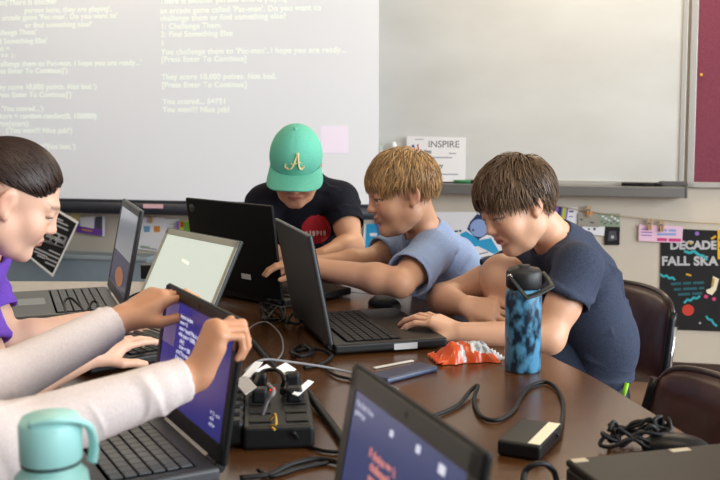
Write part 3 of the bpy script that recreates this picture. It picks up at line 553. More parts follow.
cable([T(258, 470, .004), T(272, 476, .004), T(300, 468, .004), T(330, 462, .004)], .003, 'second thin cable under the looping black cable')
cable([T(244, 345), T(250, 328, .02), T(266, 322, .03), T(280, 334, .025), T(283, 350, .012), T(276, 362, .02)], .0018, 'thin pale cable arching above the power strip', 'cable_pale')
cable([T(290, 352), T(300, 350), T(318, 349, .006), T(332, 355), T(322, 364), T(304, 368)], .004, 'black cable beside the touched laptop base')
cable([T(318, 363), T(335, 375), T(352, 380), T(372, 395, .003)], .003, 'thin black cable passing below the touched laptop')
cable([T(300, 346), T(292, 352, .01), T(300, 356, .012), T(312, 352, .01), T(306, 346, .008)], .005, 'black cable knot at the corner of the touched laptop')
cable([T(282, 388, .05), T(284, 378, .07), T(276, 370, .075), T(262, 372, .07), T(254, 384, .06)], .0035, 'black lead between the two tagged plugs')
cable([T(262, 415, .05), T(268, 400, .075), T(274, 392, .085), T(268, 384, .07)], .003, 'thin lead rising from the middle of the strip', 'cable_pale')
tag(MB().tube(smooth_path([T(270, 420, .045), T(275, 414, .06), T(276, 424, .06), T(271, 426, .05), T(275, 430, .045)], 6), .0018, 6).build('cable_tie', M['tie_yellow']), 'yellow twist tie on the power strip', 'cable tie')
cable([T(420, 418), T(438, 414), T(458, 405), T(471, 390, .01), T(478, 386, .014), T(474, 400), T(481, 416), T(497, 420), T(513, 411), T(521, 397), T(531, 386), T(545, 382), T(556, 388), T(563, 403), T(561, 425, .012), T(556, 436, .014)], .0038, 'long black charger cable looping over the table to the power brick')
for k, (cx, cy, lab) in enumerate(((285, 315, 'tangled black cable in front of the black laptop'), (268, 312, 'second tangled cable below the black laptop lid'))):
    cable([T(cx+22*math.cos(t*.9+k)*(.5+.5*math.sin(t*1.7+k)), cy+9*math.sin(t*1.3+k), .006+.012*(1+math.sin(t*2.1))) for t in range(12)], .0035, lab)
cable([T(95, 328, .03), T(72, 322, .045), T(64, 304, .06), T(70, 298, .065), T(80, 306, .05), T(86, 312, .045), T(92, 302, .055), T(97, 303, .05), T(103, 312, .04), T(140, 306, .01)], .003, "black earphone cable looped before the purple-shirted person's laptop")
cable([T(128, 298), T(136, 294, .012), T(146, 291, .02), T(140, 297, .012), T(132, 302, .016), T(142, 305, .012), T(150, 303)], .0032, 'small tangle of black cable right of the purple-shirted person\'s laptop')
# power brick with a pale label strip
a, b = tab(500, 455), tab(528, 425); bb = tab(532, 461)
d = b-a; L = .142; rz = math.radians(22)
br = empty('power_brick', tab(530, 447).to_tuple(), rz, 'black laptop power brick with a cream label strip on the table', 'power brick')
MB().box((0, 0, .0125), (.066, .118, .024), Matrix.Rotation(-.85, 3, 'Z'), bev=.005, seg=3).build('brick_case', M['black_plastic'], br)
MB().box(Matrix.Rotation(-.85, 3, 'Z') @ V((.022, 0, .0248)), (.018, .110, .0008), Matrix.Rotation(-.85, 3, 'Z')).build('label_strip', M['p_cream'], br)
cable([T(523, 482, .02), T(525, 472, .03), T(533, 465, .04), T(545, 464, .04), T(554, 472, .025), T(557, 484, .01)], .0042, 'dark cable loop at the bottom edge by the power brick')
# coiled cable at the right
pc = tab(637, 447); cc = []
for i in range(60):
    t = i/59*2*PI*4.5; r = 1+.16*math.sin(i*1.9); cc.append(pc + V((.045*r*math.cos(t)+.012*math.sin(i*.7), .028*r*math.sin(t)+.01*math.cos(i*.5), .010+.020*(i/59)+.008*math.sin(i*2.3)+.012*max(0, math.cos(t)))))
cable(cc, .0032, 'coiled black cable on the table beside the closed laptop', n=4)
# ------------------------------------------------------------------ chairs
mk('vinyl', '3a201e', .3, noise=('472826', 30, U1, 3, .35, .65), bump=(250, .12, .001, U1)); mk('vinyl_edge', '2a1614', .3); mk('chair_metal', '1d1d1f', .35, .5)
def chair(loc, rz, label):
    """local: seat faces -y, back at +y"""
    r = empty('upholstered_chair', loc, rz, label, 'chair', None)
    def pad(u, v, off):                                              # backrest: curved, rounded top corners
        a = (u-.5)*2; h = .215+.015*(1-a*a); z = .545 + v*(h - .03*abs(a)**9*v)
        x = a*.185*(1-.05*v); y = .27 + .035*v - .045*a*a
        bulge = .018*(1-abs(a)**6)*(1-abs(2*v-1)**6)
        return V((x, y + off*(.006+bulge), z))
    mb = MB(); mb.grid(lambda u, v: pad(u, v, -1), 24, 16); mb.grid(lambda u, v: pad(u, v, 1), 24, 16)
    bmesh.ops.remove_doubles(mb.bm, verts=mb.bm.verts, dist=1e-5)
    bd = [e for e in mb.bm.edges if e.is_boundary]; bmesh.ops.bridge_loops(mb.bm, edges=bd)
    mb.build('backrest', M['vinyl'], r, smooth=True)
    edge = [pad(0, v/10, 0) for v in range(11)] + [pad(u/20, 1, 0) for u in range(1, 20)] + [pad(1, 1-v/10, 0) for v in range(11)]
    MB().tube(edge, .008, 10).build('backrest_piping', M['vinyl_edge'], r)
    st = MB()
    st.prism([(.215*math.copysign(abs(math.cos(k*PI/16))**.45, math.cos(k*PI/16)), -.03+.21*math.copysign(abs(math.sin(k*PI/16))**.45, math.sin(k*PI/16))) for k in range(32)], .42, .47, bev=.018, seg=3)
    st.build('seat', M['vinyl'], r, smooth=True)
    for s in (-1, 1):
        MB().tube(smooth_path([(s*.205, -.20, 0), (s*.195, -.17, .40), (s*.19, -.10, .415), (s*.19, .12, .415)], 6), .011, 10).build('leg', M['chair_metal'], r)
        MB().tube(smooth_path([(s*.215, .26, 0), (s*.19, .20, .30), (s*.19, .20, .42), (s*.192, .225, .60), (s*.182, .255, .735)], 6), .011, 10).build('leg', M['chair_metal'], r)
        MB().tube([(s*.199, .222, .55), (s*.192, .25, .70)], .007, 8).build('side_trim', M['chrome'], r)
    MB().tube([(-.19, .12, .41), (.19, .12, .41)], .010, 10).tube([(-.19, -.12, .41), (.19, -.12, .41)], .010, 10).build('seat_frame', M['chair_metal'], r)
    return r
ch1 = chair((.489, 2.556, -.0), math.radians(-61), 'brown vinyl chair behind the navy-shirted person, in front of the black poster')
ch2 = dup(ch1, (.352, 1.665, 0), math.radians(-79.6), 'empty brown vinyl chair pushed up at the table edge')
# ------------------------------------------------------------------ organic surfaces: signed distance shapes, meshed by surface nets in sparse blocks
def npv(p): return np.array(tuple(p), dtype=np.float64)
def cone(a, b, ra, rb, k=.012, flat=None, cut=False, sub=False):
    a = npv(a); b = npv(b); Mx = None
    if flat is not None:
        n = npv(flat[0]); n = n/np.linalg.norm(n); Mx = np.eye(3) + np.outer(n, n)*(1/flat[1]-1)
    ax = b-a; L = max(np.linalg.norm(ax), 1e-9)
    def f(P):
        A, B, Q = (a, b, P) if Mx is None else (Mx@a, Mx@b, P@Mx.T)
        ab = B-A; t = np.clip(((Q-A)@ab)/max(ab@ab, 1e-12), 0, 1); dv = Q-A-t[:, None]*ab; d = np.sqrt((dv*dv).sum(1))+1e-9
        r = ra+(rb-ra)*t
        if Mx is None: o = d-r
        else:
            g = (dv/d[:, None])@Mx; o = (d-r)/np.sqrt((g*g).sum(1))
        if cut: o = np.maximum(o, ((P-b)@ax)/L)
        return o
    return dict(f=f, k=k, sub=sub, c=(a+b)/2, r=L/2+max(ra, rb))
def ell(c, rad, R=None, k=.012, sub=False):
    c = npv(c); rad = np.array(rad, dtype=np.float64); R = np.eye(3) if R is None else np.array(R)
    def f(P):
        q = (P-c)@R; k0 = np.sqrt(((q/rad)**2).sum(1)); k1 = np.sqrt(((q/(rad*rad))**2).sum(1))+1e-9
        return k0*(k0-1)/k1
    return dict(f=f, k=k, sub=sub, c=c, r=rad.max())
def half(p, n, R, k=.004):                                             # cut away what lies beyond a plane, within R of p
    p = npv(p); n = npv(n); n = n/np.linalg.norm(n)
    def f(P): return np.maximum(-((P-p)@n), np.sqrt(((P-p)**2).sum(1))-R)
    return dict(f=f, k=k, sub=True, c=p, r=R)
def sdf_eval(prims, P):
    d = np.full(len(P), 1.0)
    for q in prims:
        e = q['f'](P); k = q['k']
        if q['sub']:
            e = -e; h = np.clip(.5-.5*(d-e)/k, 0, 1); d = d*(1-h)+e*h + k*h*(1-h)
        else:
            h = np.clip(.5+.5*(d-e)/k, 0, 1); d = d*(1-h)+e*h - k*h*(1-h)
    return d
def sdf_mesh(prims, h=.003, N=16):
    lo = np.min([q['c']-q['r'] for q in prims if not q['sub']], axis=0)-.03; hi = np.max([q['c']+q['r'] for q in prims if not q['sub']], axis=0)+.03
    bs = N*h; nb = np.ceil((hi-lo)/bs).astype(int); S = 1 << 13
    B = np.stack(np.meshgrid(*[np.arange(n) for n in nb], indexing='ij'), -1).reshape(-1, 3)
    Cn = lo+(B+.5)*bs; hd = bs*.5*math.sqrt(3); near = np.zeros(len(B), bool)
    for q in prims:
        if not q['sub']: near |= np.linalg.norm(Cn-q['c'], axis=1) < q['r']+hd+.02
    B = B[near]; Cn = Cn[near]; d = sdf_eval(prims, Cn); act = np.abs(d) < hd*1.25+.012; B = B[act]; Cn = Cn[act]
    g = np.stack(np.meshgrid(*[np.arange(N+1)]*3, indexing='ij'), -1).reshape(-1, 3)
    keys = []; verts = []; edges = [[], [], []]
    co = np.array([(i, j, k) for i in (0, 1) for j in (0, 1) for k in (0, 1)])
    ce = [(a, b) for a in range(8) for b in range(a+1, 8) if np.abs(co[a]-co[b]).sum() == 1]
    for b, c in zip(B, Cn):
        use = [q for q in prims if np.linalg.norm(c-q['c']) < q['r']+hd+q['k']+.02]
        if not use: continue
        P = lo+(b*N+g)*h; D = sdf_eval(use, P).reshape(N+1, N+1, N+1); s = D < 0
        if s.all() or not s.any(): continue
        cnt = sum(s[i:N+i, j:N+j, k:N+k].astype(np.int8) for i, j, k in co); cell = np.argwhere((cnt > 0) & (cnt < 8))
        if len(cell) == 0: continue
        v = np.stack([D[cell[:, 0]+i, cell[:, 1]+j, cell[:, 2]+k] for i, j, k in co], 1)
        acc = np.zeros((len(cell), 3)); num = np.zeros(len(cell))
        for p, q in ce:
            m = (v[:, p] < 0) != (v[:, q] < 0); t = v[:, p]/np.where(m, v[:, p]-v[:, q], 1)
            acc += np.where(m[:, None], co[p]+(co[q]-co[p])*t[:, None], 0); num += m
        gi = b*N+cell; verts.append(lo+(gi+acc/num[:, None])*h); keys.append(((gi[:, 0]+1)*S+gi[:, 1]+1)*S+gi[:, 2]+1)
        for ax in range(3):
            sl = [slice(0, N)]*3; s0 = s[:N, :N, :N]; sl[ax] = slice(1, N+1); s1 = s[tuple(sl)]
            e = np.argwhere(s0 != s1)
            if len(e): edges[ax].append(np.column_stack([b*N+e, s0[tuple(e.T)]]))
    keys = np.concatenate(keys); verts = np.concatenate(verts); o = np.argsort(keys); keys = keys[o]; verts = verts[o]; quads = []
    for ax in range(3):
        if not edges[ax]: continue
        E = np.concatenate(edges[ax]); G = E[:, :3]; b_, c_ = (ax+1) % 3, (ax+2) % 3; idx = []
        for ob, oc in ((-1, -1), (0, -1), (0, 0), (-1, 0)):
            Q = G.copy(); Q[:, b_] += ob; Q[:, c_] += oc; kk = ((Q[:, 0]+1)*S+Q[:, 1]+1)*S+Q[:, 2]+1
            i = np.clip(np.searchsorted(keys, kk), 0, len(keys)-1); idx.append(np.where(keys[i] == kk, i, -1))
        F = np.stack(idx, 1); sgn = E[:, 3] > 0; F[~sgn] = F[~sgn][:, ::-1]; quads.append(F[(F >= 0).all(1)])
    F = np.concatenate(quads); return relax(verts, F, 2)
def relax(v, F, n):
    for _ in range(n):
        acc = np.zeros_like(v); num = np.zeros(len(v))
        for a, b in ((0, 1), (1, 2), (2, 3), (3, 0)):
            for p, q in ((a, b), (b, a)): np.add.at(acc, F[:, p], v[F[:, q]]); np.add.at(num, F[:, p], 1)
        v = v*.5 + acc/np.maximum(num, 1)[:, None]*.5
    return v, F
def vnormals(v, F):
    n = np.cross(v[F[:, 2]]-v[F[:, 0]], v[F[:, 3]]-v[F[:, 1]]); o = np.zeros_like(v)
    for i in range(4): np.add.at(o, F[:, i], n)
    return o/(np.linalg.norm(o, axis=1)[:, None]+1e-12)
def np_mesh(name, v, F, m, parent, col=None, org=(0, 0, 0)):
    me = bpy.data.meshes.new(name); k = F.shape[1]; v = v-npv(org)
    me.vertices.add(len(v)); me.vertices.foreach_set('co', v.astype(np.float32).ravel())
    me.loops.add(len(F)*k); me.loops.foreach_set('vertex_index', F.astype(np.int32).ravel())
    me.polygons.add(len(F)); me.polygons.foreach_set('loop_start', np.arange(0, len(F)*k, k, dtype=np.int32)); me.polygons.foreach_set('loop_total', np.full(len(F), k, dtype=np.int32))
    me.update(calc_edges=True); me.polygons.foreach_set('use_smooth', [True]*len(F))
    for x in (m if isinstance(m, (list, tuple)) else [m]): me.materials.append(x)
    if col is not None:
        at_ = me.color_attributes.new('Col', 'FLOAT_COLOR', 'POINT'); at_.data.foreach_set('color', np.column_stack([col, np.ones(len(col))]).astype(np.float32).ravel())
    o = bpy.data.objects.new(name, me); C.objects.link(o); o.parent = parent; return o
# ------------------------------------------------------------------ bodies
for k, c in dict(skin_fair='d9a88a', skin_warm='cf9c7c', skin_tan='c58f6e', skin_pink='dcae96').items(): mk(k, c, .48, sss=.12, attr='Col', bump=(220, .05, .001, U1))
SKIN = dict(skin_fair=lin('d9a88a'), skin_warm=lin('cf9c7c'), skin_tan=lin('c58f6e'), skin_pink=lin('e0b49c'))
class Frame:                                                          # head frame: L (person's left), F, U
    def __init__(s, c, F, U, sc):
        s.c = V(c); s.F = V(F).normalized(); U = V(U); s.U = (U-s.F*U.dot(s.F)).normalized(); s.L = s.U.cross(s.F); s.s = sc
        s.R = np.array([s.L, s.F, s.U]).T
    def p(s, l, f, u): return s.c+(s.L*l+s.F*f+s.U*u)*s.s
def head_prims(H, neck, nr=.044, smile=0):
    p = H.p; s = H.s; R = H.R; q = []
    E = lambda l, f, u, rl, rf, ru, k=.012, sub=False: q.append(ell(p(l, f, u), (rl*s, rf*s, ru*s), R, k*s, sub))
    K = lambda a, b, ra, rb, k=.012, sub=False: q.append(cone(p(*a), p(*b), ra*s, rb*s, k*s, sub=sub))
    q.append(cone(p(0, -.030, -.045), neck, nr*s*1.02, nr*1.05, .02)); 
    E(0, -.012, .030, .071, .092, .080, .02)
    E(0, .034, -.030, .053, .050, .073, .03)
    K((-.030, .035, -.080), (.030, .035, -.080), .024, .024, .03); K((-.010, .068, -.092), (.010, .068, -.092), .014, .014, .025)
    for d in (-1, 1):
        E(d*.036, .056, -.030, .024, .026, .026, .025); E(d*.052, .000, -.055, .016, .024, .026, .03)
        K((d*.012, .0805, .020), (d*.040, .070, .020), .0095, .0085, .018)
        E(d*.0072, .089, -.0300, .0058, .008, .0055, .006)
    K((0, .083, .012), (0, .0965, -.021), .0068, .0075, .012); E(0, .099, -.0255, .0082, .0078, .0068, .007)
    for d in (-1, 1):
        E(d*.031, .0945, .001, .0165, .0115, .0095, .010, True)
    for d in (-1, 1):                                                  # lids
        E(d*.031, .0755, .0055, .0155, .0115, .0075, .005); E(d*.031, .0755, -.0085, .0148, .0100, .0052, .005)
    E(0, .081, -.054, .022, .010, .009, .012)
    E(0, .0868, -.0505, .0195, .0058, .0042, .004); E(0, .0860, -.0605, .0165, .0060, .0050, .004); K((-.022, .085, -.0555+smile), (0, .0945, -.0555), .0012, .0015, .003, True); K((.022, .085, -.0555+smile), (0, .0945, -.0555), .0012, .0015, .003, True)
    for d in (-1, 1):
        Ry = np.array(Matrix.Rotation(d*.32, 3, 'Z')); R2 = R@Ry; c = p(d*.073, -.010, -.004)
        q.append(ell(c, (.0070*s, .017*s, .028*s), R2, .006*s)); q.append(ell(p(d*.082, -.006, .002), (.0062*s, .0102*s, .018*s), R2, .004*s, True)); q.append(ell(p(d*.073, .0, -.028), (.006*s, .008*s, .010*s), R2, .006*s))
    return q
def head_cols(H, v, col, lip, brow=None, smile=0):
    q = (v-npv(H.c))@H.R/H.s; l, f, u = q.T; inh = np.linalg.norm(q-np.array([0, 0, -.01]), axis=1) < .15
    def mix(w, c): 
        w = np.where(inh, w, 0)[:, None]; col[:] = col*(1-w)+np.array(c)*w
    g = lambda x, s_: np.exp(-(x/s_)**2)
    red = np.array(lin('c9705a'))
    mix(.32*g(np.abs(l)-.036, .016)*g(u+.028, .018)*(f > .03), red); mix(.30*g(l, .012)*g(u+.028, .010)*(f > .09), red)
    mix(.38*g(np.maximum(0, .082-np.abs(l)), .007)*g(u, .026)*g(f+.010, .018), red)
    u0 = u; u = u-smile*np.clip(np.abs(l)/.022, 0, 1.2)**2
    wl = ((np.abs(l) < .021-.25*np.abs(u+.0556))*1.0)*g(u+.0556, .0085)*(f > .075); mix(np.clip(wl*1.1, 0, .8), lip)
    mix(.75*g(u+.0556, .0016)*(np.abs(l) < .021)*(f > .07), lin('6b2f2a'))
    u = u0; mix(.28*g(np.abs(l)-.031, .017)*g(u+.002, .010)*(f > .05), lin('8a5340'))
    if brow is not None: mix(.70*g(u-.0225, .0040)*(np.abs(np.abs(l)-.031) < .019)*(f > .05), brow)
    mix(.85*g(u-.0015+ (np.abs(np.abs(l)-.031)**2)*9, .0030)*(np.abs(np.abs(l)-.031) < .0170)*(f > .055), lin('2a1a14'))
def eyes(H, parent, org, iris, look=(0, .6, -.45)):
    for d in (-1, 1):
        c = H.p(d*.031, .0712, -.001); r = .0128*H.s; gz = (H.F*look[1]+H.U*look[2]+H.L*look[0]).normalized(); Rm = gz.to_track_quat('Z', 'Y').to_matrix()
        mb = MB(); mb.lathe([(r*math.sin(t), r*math.cos(t)) for t in [i*PI/16 for i in range(17)]], c-V(org), 24, Rm)
        for f in mb.bm.faces:
            w = (f.calc_center_median()-(c-V(org))).normalized().dot(gz); f.material_index = 2 if w > .95 else (1 if w > .84 else 0)
        mb.build('eye', [M['eye_white'], M[iris], M['pupil']], parent)
mk('eye_white', 'd9d3cd', .2); mk('iris_brown', '4a3020', .2); mk('iris_blue', '4d6a80', .2); mk('pupil', '0c0b0b', .15)
def hand_prims(w, d, n, side, curl=(.35, .45, .3), sc=1.0, thumb=(.6, .35), spread=.06, elbow=None, curls=None):
    """w wrist, d towards the knuckles, n out of the back of the hand, side: +1 when the thumb lies along d x n, else -1"""
    w = V(w); d = V(d).normalized(); n = V(n); n = (n-d*n.dot(d)).normalized(); s = d.cross(n)*side; q = []
    P = lambda a, b, c: w+(d*a+s*b+n*c)*sc
    for b0, b1, r0, r1 in ((.010, .021, .0135, .0125), (-.002, .004, .0145, .0128), (-.012, -.013, .0130, .012), (-.017, -.026, .0115, .0105)):
        q.append(cone(P(.004, b0*.8, 0), P(.078-.006*abs(b1-.004)/.02, b1, .002), r0*sc, r1*sc, .012*sc))
    q.append(cone(P(.014, .012, -.006), P(.05, .022, -.006), .014*sc, .012*sc, .012*sc)); q.append(cone(P(.012, -.014, -.006), P(.05, -.024, -.005), .0115*sc, .010*sc, .012*sc))
    for i, (b, L, r) in enumerate(((.024, (.040, .024, .019), .0080), (.007, (.044, .028, .020), .0083), (-.010, (.041, .026, .020), .0079), (-.027, (.032, .020, .017), .0068))):
        cv = curls[i] if curls else curl; p = P(.078-.006*abs(b-.004)/.02, b, .002); a = 0; ang = (b+.002)/.026*spread; pd = d*math.cos(ang)+s*math.sin(ang); rr = r
        for j in range(3):
            a += cv[j]; dj = pd*math.cos(a)-n*math.sin(a); e = p+dj*L[j]*sc; r2 = rr*(.93 if j < 2 else .86)
            q.append(cone(p, e, rr*sc, r2*sc, .0035*sc if j == 0 else .0025*sc)); p = e; rr = r2
    p = P(.022, .020, -.008); t1 = (d*.62+s*math.sin(thumb[0]+.35)-n*.28).normalized(); e = p+t1*.034*sc
    q.append(cone(p, e, .0135*sc, .0098*sc, .010*sc)); t2 = (d*.85+s*math.sin(thumb[1])-n*.22).normalized(); p = e; e = p+t2*.030*sc
    q.append(cone(p, e, .0098*sc, .0088*sc, .004*sc)); t3 = (t2*.9-s*.15-n*.15).normalized(); q.append(cone(e, e+t3*.021*sc, .0088*sc, .0072*sc, .003*sc))
    return q
def arm_prims(sh, el, wr, r=(.043, .037, .034, .024), k=.02):
    sh, el, wr = V(sh), V(el), V(wr); m1 = sh.lerp(el, .55); m2 = el.lerp(wr, .28)
    return [cone(sh, m1, r[0], r[1]*1.03, k), cone(m1, el, r[1]*1.03, r[1]*.9, k), cone(el, m2, r[1]*.92, r[2]*1.06, k), cone(m2, wr, r[2]*1.06, r[3], k)]
def leg_prims(hip, kn, an, toe, r=(.07, .052, .048, .032)):
    hip, kn, an, toe = V(hip), V(kn), V(an), V(toe); m = kn.lerp(an, .3)
    return [cone(hip, kn, r[0], r[1], .02), cone(kn, m, r[1]*.93, r[2], .02), cone(m, an, r[2], r[3], .02), cone(an, an.lerp(toe, .3), r[3], .035, .02), cone(an.lerp(toe, .2)-V((0, 0, .005)), toe, .034, .028, .02)]
def torso_prims(pts, fwd, flat=.68, k=.03):                            # pts: (point, radius)
    return [cone(a, b, ra, rb, k, flat=(fwd, flat)) for (a, ra), (b, rb) in zip(pts, pts[1:])]
def folds(v, n, amp, seed, sc=1):
    r = np.random.default_rng(seed); o = np.zeros(len(v)); q = v.copy()
    q = q + .012*np.sin(q[:, [1, 2, 0]]*21*sc+seed) + .006*np.sin(q[:, [2, 0, 1]]*47*sc)
    for i in range(7):
        d = r.normal(size=3); d /= np.linalg.norm(d); w = r.uniform(38, 95)*sc; e = r.normal(size=3)*16
        o += (1-2*np.abs(np.sin(q@d*w*.5+r.uniform(0, 6)))**.8)*np.clip(np.sin(v@e+r.uniform(0, 6)), 0, 1)
    return v+n*(amp*np.clip(o, -.2, 1.6))[:, None]
def cloth(name, prims, m, parent, org, h=.004, amp=.0022, seed=1, label=None, sc=1):
    v, F = sdf_mesh(prims, h); v = folds(v, vnormals(v, F), amp, seed, sc); o = np_mesh(name, v, F, m, parent, org=org)
    if label: o['label'] = label
    return o
def body(prims, skin, H, parent, org, h=.0027, lip='b06a5c', brow=None, smile=0):
    v, F = sdf_mesh(prims, h); col = np.tile(np.array(SKIN[skin]), (len(v), 1))
    if H: head_cols(H, v, col, lin(lip), brow, smile)
    return np_mesh('body', v, F, M[skin], parent, col, org)
# ------------------------------------------------------------------ hair: a fitted cap and thousands of tapered locks running from the crown
def hair(name, H, m, parent, org, spec, n=2600, seed=3, grav=.12, fr=(.0775, .100, .0905), cc=(0, -.012, .030)):
    """spec(dir) -> None or (length, lift, sweep vector in (l,f,u)); dir is a unit vector in head axes"""
    r = np.random.default_rng(seed); V3 = []; Fc = []; fr = np.array(fr); cc = np.array(cc); whorl = np.array([.10, -.62, .78]); whorl /= np.linalg.norm(whorl)
    cap_v = []; cap_f = []; NU, NV = 64, 40; idx = {}
    for i in range(NU):
        for j in range(NV+1):
            th = PI*j/NV; ph = 2*PI*i/NU; d = np.array([math.sin(th)*math.cos(ph), math.sin(th)*math.sin(ph), math.cos(th)])
            if spec(d) is not None: idx[i, j] = len(cap_v); cap_v.append(cc+d*fr*.958)
    for i in range(NU):
        for j in range(NV):
            q = [(i, j), (i, j+1), ((i+1) % NU, j+1), ((i+1) % NU, j)]
            if all(x in idx for x in q): cap_f.append([idx[x] for x in q])
    SEG = 9; cnt = 0; tries = 0
    while cnt < n and tries < n*6:
        tries += 1; d = r.normal(size=3); d /= np.linalg.norm(d); sp = spec(d)
        if sp is None: continue
        L, lift, sweep = sp; cnt += 1; L *= r.uniform(.75, 1.2); pos = cc+d*fr; t = d-whorl*(d@whorl); t = t/(np.linalg.norm(t)+1e-6) if np.linalg.norm(t) > .05 else r.normal(size=3)*.3
        t = t+np.array(sweep)+r.normal(size=3)*.16; w = r.uniform(.0011, .0024); path = [cc+(pos-cc)*.945]; st = L/SEG; lf = lift*r.uniform(.3, 1.6); kink = r.normal(size=3)*.10
        for i in range(SEG):
            nn = (pos-cc)/(fr*fr); nn /= np.linalg.norm(nn); tt = t-nn*(t@nn); tt /= np.linalg.norm(tt)+1e-9
            if grav and pos[2] < cc[2]-.01: tt = tt*.6+np.array([0, 0, -.4])
            pos = pos+tt*st*1.0; dd = (pos-cc)/fr; ra = np.linalg.norm(dd); want = 1+lf*math.sin(min(1, (i+1)/SEG*1.15)*PI*.62)
            if pos[2] > cc[2]-.02 or ra < 1: pos = cc+(pos-cc)/ra*(want*.6+ra*.4 if ra > want else want)
            t = t+np.array([0, 0, -grav])+kink*(.5 if grav else .15); path.append(pos*1)
        path = np.array(path); base = len(V3)
        for i, p in enumerate(path):
            tg_ = path[min(i+1, SEG)]-path[max(i-1, 0)]; tg_ /= np.linalg.norm(tg_)+1e-9; nn = (p-cc); nn = nn-tg_*(nn@tg_); nn /= np.linalg.norm(nn)+1e-9; b = np.cross(tg_, nn)
            rr = w*(1.0-.85*(i/SEG)**2.2)*(1 if i > 1 else (.25, .75)[i])
            for a in (0, 2.094, 4.189): V3.append(p+(nn*math.cos(a)*.8+b*math.sin(a)*1.5)*rr)
        for i in range(SEG):
            for j in range(3): Fc.append([base+i*3+j, base+i*3+(j+1) % 3, base+i*3+3+(j+1) % 3, base+i*3+3+j])
    off = len(V3); A = np.array(V3+cap_v); F = np.array(Fc+[[x+off for x in f] for f in cap_f])
    rl = np.repeat(r.uniform(.55, 1.5, size=cnt), 3*(SEG+1)); rl = np.concatenate([rl, np.full(len(cap_v), .6)]); base = np.array(m[1]); col = np.clip(base[None]*rl[:, None], 0, 1)
    A = npv(H.c)+(A*H.s)@H.R.T
    o = np_mesh(name, A, F, M[m[0]], parent, col, org); return o
for k in ('hair_blond', 'hair_brown', 'hair_dark'): mk(k, '6a4a30', .42, attr='Col', spec=.4)
def shirt_mat(k, c, c2, sc=260, st=(1, 1, 3)): mk(k, c, .85, noise=(c2, sc, st, 2, .3, .7), spec=.15, bump=(500, .25, .0008, U1))
shirt_mat('shirt_navy', '30374a', '444c5f'); shirt_mat('shirt_blue', '8598bd', '9dadcb'); shirt_mat('shirt_black', '15171f', '1b1d27', 400, U1); shirt_mat('shirt_purple', '6a45b4', '7650bd', 300, U1); shirt_mat('shirt_cream', 'd3c6c4', 'ddd2d0', 300, U1); shirt_mat('shorts_navy', '1d2330', '232a38', 300, U1); shirt_mat('jeans', '2f3a52', '3b4763', 300, U1); mk('lime_trim', '9be01e', .6); mk('shoe', '2a2a2d', .6)
def sleeve(sh, el, t, ra, rb):                                         # from the shoulder to fraction t of the upper arm, open at the hem
    sh, el = V(sh), V(el); e = sh.lerp(el, t); d = (el-sh).normalized()
    return [cone(sh, e, ra, rb, .03, cut=True), cone(e-d*.010, e+d*.03, rb-.008, rb-.005, .003, sub=True)]
def neck_hole(n, hd, r=.051): n = V(n); d = (V(hd)-n).normalized(); return [cone(n-d*.03, n+d*.034, .070, .056, .025, cut=True), cone(n+d*.028, n+d*.12, r-.001, r+.02, .003, sub=True)]
